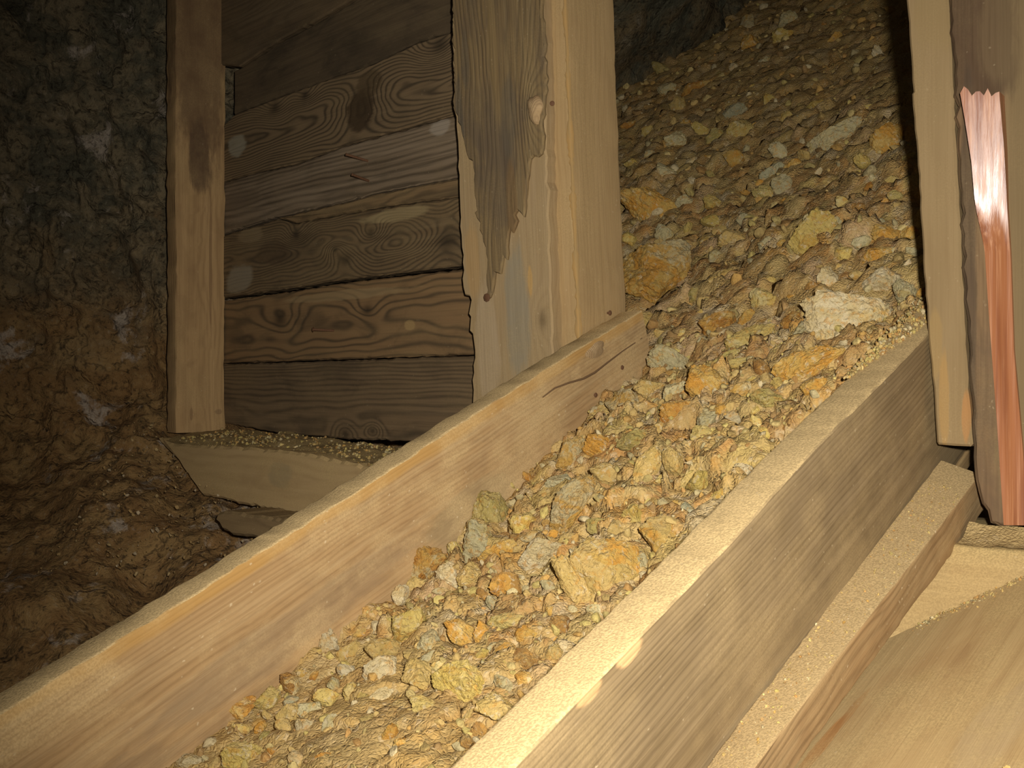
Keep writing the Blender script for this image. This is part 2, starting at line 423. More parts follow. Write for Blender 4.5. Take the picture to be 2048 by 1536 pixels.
MB = wallrock('back_rock', ((.10, .10, .065), (.16, .12, .06)), ((.22, .13, .05), (.30, .19, .07)), ((.36, .31, .22), .4), 1.2, 2.4, .8)

def grid_mesh(P, mask=None):
    nu, nv = P.shape[:2]; idx = np.arange(nu*nv).reshape(nu, nv)
    Fq = np.stack([idx[:-1, :-1], idx[1:, :-1], idx[1:, 1:], idx[:-1, 1:]], -1).reshape(-1, 4)
    V = P.reshape(-1, 3)
    if mask is not None:
        mk = mask.reshape(-1); Fq = Fq[mk[Fq].all(1)]
        used = np.unique(Fq); re = np.full(nu*nv, -1); re[used] = np.arange(len(used)); V = V[used]; Fq = re[Fq]
    return V, Fq
zp = np.array([-1.0, -.6, -.3, -.15, 0, .2, .6, 1.5]); yp = np.array([1.5, 1.95, 2.42, 2.75, 2.88, 2.93, 2.95, 2.75])
arc = np.r_[0, np.cumsum(np.hypot(np.diff(zp), np.diff(yp)))]
u = np.linspace(-2.3, .12, 300); v = np.linspace(0, arc[-1], 360)
U, Vv = np.meshgrid(u, v, indexing='ij')
Z = np.interp(Vv, arc, zp); Y = np.interp(Vv, arc, yp)-.12*np.maximum(-U-.8, 0)
gz = np.interp(Vv, arc, np.gradient(zp, arc)); gy = np.interp(Vv, arc, np.gradient(yp, arc))
p3 = np.stack([U, Y, Z], -1)
rk = sstep(Z, -.25, .0)
bd = np.stack([U*1.0, Y, Z+U*.35], -1)
dsp = fbm(bd*3.2, 4, 21)*.06+fbm(bd*9, 5, 31, .58, True)*.034*(.35+.65*rk)+np.abs(vnoise(bd*[6, 6, 14], 41))*.03*rk+fbm(p3*40, 3, 51)*.004
nx = np.zeros_like(U); nl_ = np.hypot(gz, gy)
P = np.stack([U, Y-gz/nl_*dsp, Z+gy/nl_*dsp+CAMZ], -1)
Vx, Fq = grid_mesh(P)
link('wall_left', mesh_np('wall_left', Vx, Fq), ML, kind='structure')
# back wall, swinging away to the right beyond the muck pile
t = np.linspace(-.25, 1.6, 220); z = np.linspace(-.4, 3.6, 240)
T, Zz = np.meshgrid(t, z, indexing='ij')
p0 = np.array([.1, 3.45]); p1 = np.array([2.6, 5.65]); dd = p1-p0; nn = np.array([-dd[1], dd[0]])/np.hypot(*dd)
p3 = np.stack([p0[0]+dd[0]*T, p0[1]+dd[1]*T, Zz], -1)
dsp = fbm(p3*2.2, 4, 61)*.14+fbm(p3*8, 4, 71, .55, True)*.03-np.maximum(Zz-1.2, 0)*.22
P = np.stack([p3[..., 0]+nn[0]*dsp, p3[..., 1]+nn[1]*dsp, Zz+CAMZ-.4], -1)
Vx, Fq = grid_mesh(P)
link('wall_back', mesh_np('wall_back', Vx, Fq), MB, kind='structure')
gx, gy_ = np.meshgrid(np.linspace(-2.4, 3.2, 90), np.linspace(-.8, 6, 90), indexing='ij')
p3 = np.stack([gx, gy_, 0*gx], -1); P = p3.copy(); P[..., 2] = fbm(p3*2.5, 4, 81)*.02
Vx, Fq = grid_mesh(P)
link('floor', mesh_np('floor', Vx, Fq), ML, kind='structure')

# ------------------------------------------------------------------ woods
W_side = dict(base=(.37, .225, .095), dark=(.24, .135, .055), light=(.47, .31, .14))
def mk_wood(nm, **d):
    return lambda **k: wood(nm, **{**d, **k})
# ------------------------------------------------------------------ the chute
chute = empty('ore_chute', ch(0, .3, -.3), 'long sloping wooden ore chute full of yellow rock, crossing the whole photo', 'chute')
sl = .765
def box(s0, s1, c0, c1, n0, n1):
    q = lambda s: [ch(s, c1, n0), ch(s, c0, n0), ch(s, c0, n1), ch(s, c1, n1)]
    return q(s0), q(s1)
S, E = box(-1.15, sl, 0, .047, -.215, 0)
m = wood('left_side_board', (.394, .248, .110), (.253, .150, .062), (.473, .331, .166), ring=220, ringstr=.45, off=.16, warp=.005, fine=.75, blot=.35,
         blotcol=(.169, .113, .060), dustamt=.5, dust=(.62, .45, .215), topdust=.95, specks=.5, edge=(.0985, .015, (.422, .239, .070), .85), bump=.6,
         stains=[(.42, -.02, .10, .035, (.264, .192, .096), .6), (.05, -.01, .25, .03, (.256, .176, .096), .5), (-.3, -.04, .2, .03, (.248, .168, .088), .5), (-.62, -.01, .2, .03, (.248, .168, .088), .4)])
lb = loft_board('side_board', S, E, D, N, m, chute, bev=.005, nseg=150, warp=.003, chip=.0035, seed=3, label='left side board with an orange worn top edge')
S, E = box(-.62, .80, .566, .618, -.215, 0)
m = wood('right_side_board', (.214, .150, .072), (.144, .097, .046), (.268, .192, .099), ring=240, warp=.003, ringstr=.5, off=.2, fine=.8, blot=.4,
         blotcol=(.251, .179, .095), dustamt=.25, topdust=.97, dust=(.56, .405, .19), specks=.35, bump=.6,
         stains=[(-.27, .102, .022, .009, (.62, .38, .17), .8), (-.33, .104, .02, .008, (.58, .35, .15), .7)])
rb = loft_board('side_board', S, E, D, N, m, chute, bev=.005, nseg=150, warp=.0025, chip=.0018, seed=5, label='right side board with sand along its top edge')
S, E = box(-.9, .80, .0, .618, -.24, -.215)
loft_board('bottom_board', S, E, D, N, wood('chute_bottom', (.30, .2, .09), (.2, .12, .05), (.4, .27, .12)), chute, nseg=10)
def ledge(s):
    ti, to = -.168-.012*s, -.161-.06*s; bi, bo = -.214-.03*s, -.210-.068*s
    return [ch(s, .671, bo), ch(s, .6185, bi), ch(s, .6185, ti), ch(s, .671, to)]
m = wood('ledge_wood', (.33, .205, .09), (.2, .12, .05), (.45, .31, .15), ring=190, fine=.8, dustamt=.25, topdust=.95, dust=(.45, .325, .155), specks=.7, bump=.6)
lg = loft_board('ledge_rail', ledge(-.62), ledge(.56), D, N, m, chute, bev=.004, nseg=110, warp=.001, chip=.0018, seed=8, label='dusty rail along the outside of the right side board')
nail(lg, hit(1881, 949, ch(0, .64, -.183), N)-N*.012, N, .0125, .003, .0075, mat=RUST, label='flat round nail head')
for (a, bq) in ((1243, 735), (1190, 790)): nail(lb, hit(a, bq, ch(0, .047, 0), C)-C*.01, C, .011, .002, .0042, mat=RUST)
# a raised knot and split on the inner face of the left board near its end
def knot(parent, P, x, z, out, rx, rz, hgt, mat, name='knot'):
    V = []; Fq = []; m_, k_ = 20, 6
    for i in range(k_+1):
        f = i/k_; r = math.cos(f*math.pi/2); hh = math.sin(f*math.pi/2)*hgt
        for j in range(m_):
            a = 2*math.pi*j/m_; w_ = 1+.12*math.sin(3*a+rx*900)+.07*math.sin(5*a)
            V.append(x*rx*r*math.cos(a)*w_+z*rz*r*math.sin(a)*w_+out*(hh-.001))
    for i in range(k_):
        for j in range(m_): Fq.append((i*m_+j, i*m_+(j+1) % m_, (i+1)*m_+(j+1) % m_, (i+1)*m_+j))
    return link(name, mesh_np(name, np.array(V), Fq, True), mat, Matrix.Translation(Vector(P)), parent)
KN = wood('knot_wood', (.36, .24, .12), (.2, .12, .06), (.5, .36, .2), ring=300, fine=.5, specks=.2)
knot(lb, hit(1192, 700, ch(0, .047, 0), C)-C*.003, D, N, C, .034, .016, .007, KN)

sp_ = [hit(x_, y_, ch(0, .0475, 0), C) for (x_, y_) in ((1085, 795), (1110, 776), (1140, 765), (1168, 757), (1190, 745), (1215, 725), (1245, 702), (1284, 676))]
V = []; sp_ = np.array(sp_)
for i, q in enumerate(sp_):
    h_ = .0007+.0011*math.sin(math.pi*i/(len(sp_)-1)); V += [q+N*h_-C*.001, q+C*.0006+N*h_, q+C*.0005-N*h_, q-N*h_-C*.001]
Fq = []
for i in range(len(sp_)-1):
    for k in range(4): Fq.append((i*4+k, i*4+(k+1) % 4, i*4+4+(k+1) % 4, i*4+4+k))
b = NB('open_split'); SPL = b.done((.16, .095, .045), .95)
link('split', mesh_np('split', np.array(V)-sp_[0], Fq), SPL, Matrix.Translation(Vector(sp_[0])), lb)
# platform of planks beside the chute, sill, posts on the right
zs = CAMZ-.203
TS = math.radians(42)
sillf = Face(hit(1990, 1085, A+DH*.484, DH), -DH*math.cos(TS)+UP*math.sin(TS), C)
p_j1 = sillf.at(1800, 1262); p_j = sillf.at(2048, 1150); p_a = CAMP+ray(1584, 1536)*.988*1.11
PN = nrm(np.cross(p_j1-p_a, p_j-p_a)); PN = PN if PN[2] > 0 else -PN
pd = nrm(p_j1-p_a); pc = np.cross(pd, PN)
def plat(a, c0, n0): return p_a+pd*a+pc*c0+PN*n0
mkp = mk_wood('platform_wood', base=(.46, .32, .145), dark=(.33, .205, .085), light=(.54, .39, .18), ring=55, ringstr=.3, off=.1, fine=.5, blot=.45, blotcol=(.36, .22, .09), dustamt=.7, dust=(.50, .36, .16), specks=.3, bump=.4)
pface = Face(p_a, PN, pd)
pf = poly_board('platform_plank', pface, [(1400, 1640), (1560, 1480), (1745, 1290), (1812, 1258), (2048, 1150), (2330, 1020), (2420, 1600)], .04, None, None, bev=.003, jit=.001, seed=11, mk=mkp,
                stains=[(1640, 1495, .07, .010, (.38, .16, .04), .75), (1700, 1425, .06, .007, (.36, .18, .06), .6), (1915, 1322, .035, .007, (.34, .21, .09), .6), (1850, 1352, .012, .011, (.40, .27, .11), .7), (1760, 1440, .10, .01, (.37, .24, .1), .5), (1980, 1470, .08, .03, (.42, .31, .17), .5)],
                label='broad dusty sand-coloured plank sloping at the lower right beside the chute rail', cat='plank')
zs = CAMZ-.203
x0 = .672
def hc(h, c0, zz): return A*np.array([1, 1, 0])+DH*h+C*c0+np.array([0, 0, zz])
m = wood('sill_wood', (.40, .265, .115), (.29, .18, .075), (.5, .35, .16), ring=110, ringstr=.35, off=.2, fine=.8, dustamt=.5, topdust=.95, dust=(.48, .35, .15), specks=.3)
def silq(c0): return [hc(.70, c0, zs-.26), hc(.484-.26*math.tan(TS), c0, zs-.26), hc(.484, c0, zs), hc(.70, c0, zs+.012)]
sill = loft_board('timber_beam', silq(.45), silq(1.25), C, UP, m, None, bev=.005, nseg=40, warp=.002, chip=.003, seed=13,
                  label='short horizontal sill timber carrying the dark post at the right edge', cat='beam')
# right post and the plank nailed to its left face
pfac = Face(A+DH*.529, -DH, UP)
mkp = mk_wood('right_post_wood', base=(.152, .093, .046), dark=(.084, .050, .026), light=(.211, .140, .068), ring=150, ringstr=.35, off=.14, fine=.7, blot=.65,
              blotcol=(.093, .062, .037), dustamt=.2, dust=(.205, .146, .068), specks=.15, bump=.9)
rpost = poly_board('timber_post', pfac, [(1888, -160), (1897, 0), (1915, 320), (1930, 620), (1946, 890), (1949, 960), (1962, 1008), (1973, 1022), (1979, 1046), (2000, 1053), (2060, 1051), (2260, 1050), (2260, -160)], .15, None,
                   bev=.005, jit=.0016, seed=4, mk=mkp, stains=[(2075, 400, .8, .05, (.158, .113, .053), .8), (1960, 90, .12, .05, (.053, .031, .017), .75), (2000, 60, .08, .03, (.173, .120, .058), .35), (1935, 650, .35, .012, (.058, .041, .026), .7)],
                   label='dark weathered post at the right edge, with a torn reddish strip', cat='post')
def px_strip(face, L, R, bow, mat, name, parent, label=None, nw=12, lift=.004, tilt=None):
    """a torn strip of wood standing a little proud of a face, rounded across"""
    rows = 90; L = np.array(L, float); R = np.array(R, float); V = []
    ys = np.linspace(max(L[0, 1], R[0, 1]), min(L[-1, 1], R[-1, 1]), rows)
    O = face.at(L[0, 0], ys[len(ys)//2]); rng = np.random.default_rng(3)
    for i, yv in enumerate(ys):
        a = np.interp(yv, L[:, 1], L[:, 0]); c0 = np.interp(yv, R[:, 1], R[:, 0])
        for j in range(nw+1):
            t_ = min(1, max(0, (j-1)/(nw-2))); q = face.at(a+(c0-a)*t_, yv)
            if i == 0: q = q+face.x*rng.uniform(-.004, .012)
            f_ = i/rows; k_ = float(sstep(f_, .22, .36)); hh = 0 if j in (0, nw) else .0015+lift*((1-t_)*(1-k_)+t_*.35*k_)+(tilt(f_) if tilt else 0)+bow*math.sin(t_*9+f_*3)*.4
            V.append(q-O+face.N*hh)
    V = np.array(V); V = np.c_[V@face.x, V@face.y, V@face.z]
    idx = np.arange(rows*(nw+1)).reshape(rows, nw+1)
    Fq = np.stack([idx[:-1, :-1], idx[1:, :-1], idx[1:, 1:], idx[:-1, 1:]], -1).reshape(-1, 4)
    return link(name, mesh_np(name, V, Fq, True, 35), mat, frame(O, face.x, face.y, face.z), parent, label=label)
b = NB('torn_red_wood'); co = b.coord(); g1 = b.noise(b.vec('MULTIPLY', co, (5, 300, 300)), 1, 4, .6); g2 = b.noise(b.vec('MULTIPLY', co, (3, 90, 90)), 1, 3, .6)
bx, by, bz = b.sep(co)
col = b.mix(b.ss(g2, .4, .65), (.30, .115, .045), (.21, .072, .03)); col = b.mix(b.math('MULTIPLY', b.ss(g1, .5, .7), .6), col, (.5, .24, .11))
b.b.inputs['Specular IOR Level'].default_value = .9
TORN = b.done(col, b.ss(g1, .3, .7, .26, .46), b.bump(g1, .25, .001))
px_strip(pfac, [(1937, 197), (1945, 250), (1955, 330), (1960, 420), (1970, 500), (1980, 650), (1995, 850), (2008, 1050)],
         [(2009, 197), (2015, 300), (2018, 420), (2024, 520), (2030, 700), (2048, 900), (2062, 1050)], .001, TORN, 'split_strip', rpost, 'smooth reddish torn strip with a bright sheen', lift=.012,
         tilt=lambda f: .020*max(0, 1-f*2.8))
plf = Face(A+DH*.534, -DH, UP)
mkp = mk_wood('nailed_plank_wood', base=(.217, .151, .072), dark=(.168, .110, .049), light=(.255, .180, .090), ring=120, ringstr=.2, off=.25, fine=.45, blot=.2, dustamt=.3, dust=(.244, .174, .081), specks=.1, bump=.35)
poly_board('upright_plank', plf, [(1803, -160), (1812, 0), (1819, 90), (1826, 183), (1823, 187), (1834, 330), (1845, 500), (1856, 680), (1868, 800), (1873, 884), (1876, 889), (1940, 893), (1945, 888), (1938, 800), (1926, 600), (1912, 300), (1896, 0), (1888, -160)], .075, None,
           bev=.003, jit=.0006, seed=6, mk=mkp, stains=[(1868, 25, .06, .03, (.216, .150, .066), .7), (1932, 830, .035, .006, (.312, .156, .054), .85), (1888, 800, .06, .007, (.300, .180, .060), .7), (1868, 690, .05, .01, (.276, .180, .066), .5)],
           label='narrow pale plank standing above the chute rail, left of the dark right post', cat='plank')

# ------------------------------------------------------------------ the middle post and its facing slab
C0 = hit(1158, 652, A, C)
UPm = nrm(hit(1130, 0, C0, DH)-C0)
lean = (hit(1130, 0, A, C)-C0); lean = lean/lean[2]
fn_ = np.cross(C, lean); fn_ = fn_ if fn_@DH < 0 else -fn_
ff = Face(C0, fn_, lean)
mk1 = mk_wood('middle_post_wood', base=(.420, .285, .130), dark=(.310, .195, .085), light=(.480, .335, .165), ring=130, ringstr=.25, off=.2, fine=.5, blot=.25, dustamt=.4, dust=(.430, .300, .135), specks=.2, bump=.4)
rx_ = nrm(hit(1225, 0, A, C)-hit(1255, 613, A, C))
top = 2.35
def pq(zz):      # section of the leaning post at height zz: c from -.15 to 0, depth .15 along DH
    k = (zz-C0[2])/UPm[2]; cc = C0+UPm*k; wd = .150
    q = lambda a, h: cc+C*a+DH*h
    return [q(-.15, wd), q(-.15, 0), q(0, 0), q(0, wd)]
lean = (hit(1130, 0, A, C)-C0); lean = lean/lean[2]
def pq(zz):
    cc = C0+lean*(zz-C0[2]); q = lambda a, h: cc+C*a+DH*h
    return [q(-.15, .15), q(0, .15), q(0, 0), q(-.15, 0)]
m = wood('middle_post_wood', (.387, .262, .120), (.286, .180, .078), (.443, .309, .152), ring=130, ringstr=.25, off=.2, fine=.5, blot=.25, dustamt=.4, dust=(.396, .276, .124), specks=.25, bump=.4,
         edge=(.0755, .010, (.50, .28, .08), .0))
mpost = loft_board('timber_post', pq(.45), pq(1.95), lean, -DH, m, None, bev=.006, nseg=70, warp=.0015, chip=.004, seed=15,
                   label='pale square-sawn post in the middle, standing against the left side board', cat='post')
# worn orange arris of that post
b = NB('worn_orange_arris'); co = b.coord(); g1 = b.noise(b.vec('MULTIPLY', co, (14, 160, 160)), 1, 4, .6)
ORNG = b.done(b.mix(b.ss(g1, .35, .65), (.37, .225, .08), (.31, .205, .085)), .9, b.bump(g1, .4, .001))
V = []; rng = np.random.default_rng(5); rows = 120
for i in range(rows):
    zz = C0[2]-.03+(1.85-C0[2])*i/(rows-1); cc = C0+lean*(zz-C0[2])
    wv = (.006+.003*math.sin(i*.37)+.002*rng.normal()) * (1 if i < 62 else .75); wv = min(max(wv, .003), .010)
    for j, (a, h) in enumerate(((-wv, -.0004), (-wv*.35, -.0012), (wv*.05, wv*.25-.001), (.0012, wv*.8))): V.append(cc+C*a+DH*h-C0)
idx = np.arange(rows*4).reshape(rows, 4)
Fq = np.stack([idx[:-1, :-1], idx[:-1, 1:], idx[1:, 1:], idx[1:, :-1]], -1).reshape(-1, 4)
V = np.array(V); V = np.c_[V@UPm, V@np.cross(-DH, UPm), V@-DH]
link('worn_edge', mesh_np('worn_edge', V, Fq), ORNG, frame(C0, UPm, np.cross(-DH, UPm), -DH), mpost, label='orange worn corner')
sf = ff.shift(.026)
mk2 = mk_wood('facing_slab_wood', base=(.332, .234, .119), dark=(.246, .162, .079), light=(.388, .286, .158), ring=90, ringstr=.3, off=.12, fine=.55, blot=.3, blotcol=(.286, .198, .095), dustamt=.3, dust=(.348, .246, .110), specks=.25, bump=.5)
slab = poly_board('facing_slab', sf, [(897, -160), (903, 0), (903, 90), (907, 180), (905, 215), (911, 235), (915, 300), (918, 400), (921, 470), (922, 495), (926, 540), (925, 575), (929, 590), (938, 592), (941, 600), (936, 628), (940, 634), (938, 662), (944, 668), (948, 700), (943, 760), (944, 800), (946, 880), (1110, 880), (1106, 700), (1101, 560), (1099, 480), (1092, 280), (1087, 100), (1083, 0), (1078, -160)],
                  .026, None, mpost, bev=.003, jit=.0014, seed=8, mk=mk2, knots=[(1085, 640, .03, .025)], stains=[(1035, 630, .13, .03, (.249, .216, .148), .75), (1060, 560, .03, .006, (.478, .287, .096), .8), (975, 700, .12, .03, (.402, .306, .191), .6), (945, 520, .08, .02, (.383, .239, .096), .6)],
                  label='wide ragged slab nailed to the front of the post')
# weathered outer layer of that slab, torn to a point
wf = sf.shift(.007)
mk3 = mk_wood('weathered_layer_wood', base=(.186, .124, .056), dark=(.081, .059, .037), light=(.260, .186, .087), ring=110, ringstr=.5, off=.05, fine=1.0, blot=.7, blotcol=(.105, .077, .050), dustamt=.25, dust=(.248, .174, .074), specks=.15, bump=1.0, warp=.02)
ol = [(897, -160), (903, 0), (904, 90), (908, 180), (906, 214), (914, 232), (921, 262), (930, 300), (936, 318), (944, 322), (947, 370), (953, 420), (948, 425), (952, 436), (963, 470), (970, 495), (973, 530), (972, 590), (978, 596), (986, 570), (989, 545), (1000, 548), (1003, 530), (1006, 512), (1013, 520), (1015, 480), (1020, 455), (1024, 466), (1030, 452), (1034, 420), (1047, 434), (1050, 400), (1056, 350), (1060, 318), (1066, 312), (1082, 308), (1086, 282), (1083, 240), (1088, 205), (1092, 180), (1089, 100), (1084, 0), (1079, -160)]
wl = poly_board('weathered_layer', wf, ol, .0075, None, slab, bev=.003, jit=.0022, step=.009, seed=9, mk=mk3, knots=[(1071, 215, .028, .03)],
                stains=[(920, 270, .10, .012, (.07, .062, .05), .7), (1015, 230, .08, .02, (.11, .09, .06), .5), (985, 90, .10, .012, (.24, .165, .07), .5), (1025, 420, .09, .014, (.17, .10, .04), .6), (930, 120, .05, .01, (.09, .075, .055), .6)],
                label='grey-brown weathered outer wood tearing to a point')
knot(slab, wf.at(1071, 218)+ff.N*.001, UPm, C, ff.N, .026, .016, .010, KN)
nail(slab, sf.at(980, 595)-ff.N*.004, ff.N, .012, .0025, .008, mat=RUST)
nail(mpost, ff.at(1104, 210)-ff.N*.004, ff.N+C*.6, .016, .0022, .0045, mat=RUST)
nail(mpost, hit(1215, 626, A, C)-C*.004, C, .009, .0022, .0048, mat=RUST)

# ------------------------------------------------------------------ the board partition behind
Bw = nrm([-.703, .711, 0]); NW = nrm([-.711, -.703, 0])
P1 = C0+(-.15)*C+DH*.03
wall = Face(P1, NW, -Bw)
WBASE = dict(dark=(.05, .036, .02), specks=.12, bump=.8, dust=(.24, .165, .075))
def wb(pts, label, base, light, seed, dz=0.0, knots=(), stains=(), **k):
    f = wall.shift(dz)
    mk = mk_wood('partition_wood', **{**WBASE, **dict(base=base, light=light), **k})
    return poly_board('wooden_board', f, pts, .035, None, None, bev=.0035, jit=.0008, seed=seed, knots=knots, stains=stains, mk=mk,
                      label=label, cat='board', group='boards of the partition')
wb([(405, -160), (405, 128), (455, 130), (478, 133), (500, 118), (560, 78), (640, 35), (700, 0), (790, -60), (800, -160)],
   'topmost partition board, steeply slanting, in the upper left corner beside the left post', (.14, .095, .05), (.20, .15, .085), 21, .012, ring=140, ringstr=.3, dustamt=.2)
wb([(469, 141), (500, 125), (560, 85), (640, 42), (700, 7), (800, -56), (990, -170), (990, 30), (905, 62), (827, 87), (742, 128), (673, 151), (550, 196), (468, 228)],
   'dark blackened partition board, second from the top, stopping short of the left post', (.105, .073, .04), (.16, .115, .06), 22, .0, ring=120, ringstr=.3, blot=.6, blotcol=(.04, .03, .018), dustamt=.1)
wb([(405, 262), (451, 247), (468, 229), (550, 197), (673, 152), (742, 129), (827, 88), (905, 63), (990, 30), (990, 205), (909, 229), (690, 290), (588, 328), (520, 342), (451, 362), (405, 376)],
   'partition board with a swirling grain and one large dark round stain', (.20, .135, .07), (.25, .175, .09), 23, .004, ring=150, ringstr=.85, off=.02, warp=.02, fine=.4, blot=.2, dustamt=.12, sharp=2.5,
   knots=[(720, 205, .06, .055), (550, 215, .04, .03), (880, 90, .05, .04), (610, 190, .03, .02)],
   stains=[(722, 218, .055, .048, (.055, .034, .016), .93), (735, 170, .05, .03, (.07, .045, .02), .7), (474, 290, .05, .029, (.30, .27, .19), .85)])
wb([(405, 378), (451, 364), (520, 344), (588, 330), (690, 292), (909, 231), (990, 207), (990, 336), (914, 355), (752, 386), (690, 403), (554, 434), (451, 467), (405, 482)],
   'greyish partition board with fine straight grain and two bent nails', (.215, .155, .095), (.30, .225, .145), 24, .001, ring=230, ringstr=.7, off=.3, warp=.003, fine=.7, blot=.25, dustamt=.15, bump=1.0,
   stains=[(880, 255, .035, .02, (.40, .34, .26), .6), (480, 400, .1, .03, (.14, .10, .06), .6)])
wb([(556, 436), (690, 405), (752, 388), (914, 357), (990, 338), (990, 376), (916, 393), (755, 415), (640, 436), (591, 446)],
   'thin wedge-shaped strip between the grey nailed board and the knotty board', (.22, .14, .065), (.31, .215, .10), 25, .003, ring=120, dustamt=.35)
wb([(405, 486), (451, 470), (554, 438), (588, 448), (640, 438), (755, 417), (916, 395), (990, 378), (990, 520), (922, 531), (680, 560), (557, 580), (454, 594), (405, 600)],
   'knotty partition board with two dark knots and a pale lower left corner', (.175, .115, .055), (.24, .175, .09), 26, .005, ring=170, ringstr=.75, off=.03, warp=.018, fine=.4, dustamt=.25,
   knots=[(592, 468, .032, .03), (742, 466, .03, .035), (690, 520, .04, .035), (895, 480, .06, .045), (670, 500, .02, .02)],
   stains=[(478, 558, .07, .036, (.27, .225, .15), .8), (790, 430, .12, .014, (.38, .29, .14), .6), (500, 470, .06, .02, (.26, .19, .1), .6), (545, 505, .08, .03, (.08, .05, .025), .6)])
wb([(405, 606), (454, 601), (557, 587), (680, 567), (922, 539), (990, 530), (990, 706), (943, 709), (611, 721), (454, 726), (405, 728)],
   'reddish-brown partition board with wavy grain and one nail lying flat', (.235, .14, .062), (.30, .195, .085), 27, .0, ring=75, ringstr=.75, off=.05, warp=.02, fine=.3, dustamt=.15, sharp=3.0,
   knots=[(735, 620, .035, .03), (560, 640, .05, .03)], stains=[(820, 650, .02, .012, (.38, .25, .1), .7), (690, 590, .25, .012, (.33, .23, .11), .6)])
lowb = wb([(405, 731), (454, 729), (611, 724), (943, 712), (990, 710), (990, 905), (806, 882), (727, 880), (563, 867), (457, 848), (405, 842)],
   'lowest partition board, dark brown, just above the gravel on the beam', (.165, .108, .055), (.22, .15, .08), 28, .002, ring=200, ringstr=.65, off=.16, warp=.005, fine=.6, dustamt=.2,
   knots=[(690, 868, .03, .02), (745, 862, .02, .02)])
grey_b = bpy.data.objects['wooden_board.003']; red_b = bpy.data.objects['wooden_board.006']
R_ = nrm(hit(693, 309, wall.P0+NW*.05, NW)-wall.at(736, 322)); L_ = np.linalg.norm(hit(693, 309, wall.P0+NW*.05, NW)-wall.at(736, 322))
nail(grey_b, wall.at(736, 322), R_, L_, .0028, .0034, mat=RUST)
R_ = nrm(hit(704, 349, wall.P0+NW*.05, NW)-wall.at(738, 362))
nail(grey_b, wall.at(738, 362), R_, L_*.95, .0028, .0034, mat=RUST)
R_ = nrm(hit(627, 659, wall.P0+NW*.03, NW)-wall.at(668, 661)); L_ = np.linalg.norm(hit(627, 659, wall.P0+NW*.03, NW)-wall.at(668, 661))
nail(red_b, wall.at(668, 661), R_, L_, .0028, .0058, mat=RUST)

# left post standing on the beam
lf = wall.shift(.13)
pc_ = lf.at(351, 866)
bq = nrm(wall.at(452, 850)-pc_); bq = nrm([bq[0], bq[1], 0])
def lq(zz, tw=0.0):
    cc = pc_*np.array([1, 1, 0])+np.array([0, 0, zz]); q = lambda a, h: cc+Bw*a+bq*h
    return [q(.052, .132), q(.052, 0), q(0, 0), q(0, .132)]
m = wood('left_post_wood', (.383, .243, .108), (.217, .128, .057), (.485, .318, .147), ring=130, ringstr=.35, off=.2, fine=.6, blot=.35, dustamt=.3, dust=(.433, .300, .134), specks=.2, bump=.7,
         stains=[(.50, .0, .48, .09, (.145, .085, .042), .9), (.07, .0, .10, .03, (.11, .065, .035), .9), (-.585, .05, .008, .010, (.14, .08, .045), .5), (-.59, -.02, .016, .004, (.15, .08, .04), .5), (-.20, .03, .20, .004, (.19, .11, .05), .6)])
lpost = loft_board('timber_post', lq(pc_[2]), lq(2.15), UP, bq, m, None, bev=.005, nseg=80, warp=.003, chip=.005, seed=17,
                   label='left post, darkened at the top, standing on the dusty beam against the rock', cat='post')
# beam under the partition
bf = wall.shift(.165)
mkb = mk_wood('beam_wood', base=(.480, .333, .155), dark=(.341, .225, .101), light=(.574, .411, .202), ring=80, ringstr=.35, off=.15, fine=.35, blot=.4, blotcol=(.372, .240, .109), dustamt=.5, dust=(.527, .372, .163), topdust=.95, specks=.1, bump=.4)
beam = poly_board('timber_beam', bf, [(318, 876), (345, 888), (470, 893), (600, 905), (740, 933), (900, 968), (900, 1100), (740, 1060), (600, 1030), (480, 1008), (404, 991), (385, 965), (352, 918)], .20, None, None, bev=.006, jit=.0015, seed=10, mk=mkb,
                  stains=[(560, 950, .05, .03, (.30, .24, .13), .5)], label='heavy horizontal beam under the left post and partition, gravel along its top', cat='beam')
lowf = wall.shift(.27)
mkb = mk_wood('low_timber_wood', base=(.27, .18, .085), dark=(.17, .11, .05), light=(.33, .22, .1), ring=120, ringstr=.5, off=.15, dustamt=.4, dust=(.32, .22, .1), topdust=.9, specks=.2)
poly_board('low_timber', lowf, [(430, 1040), (434, 1026), (446, 1022), (600, 1042), (760, 1070), (760, 1120), (600, 1090), (480, 1072), (462, 1070), (444, 1060)], .10, None, None, bev=.006, jit=.0012, seed=12, mk=mkb,
           label='short round-ended timber in the dirt below the heavy left beam', cat='beam')

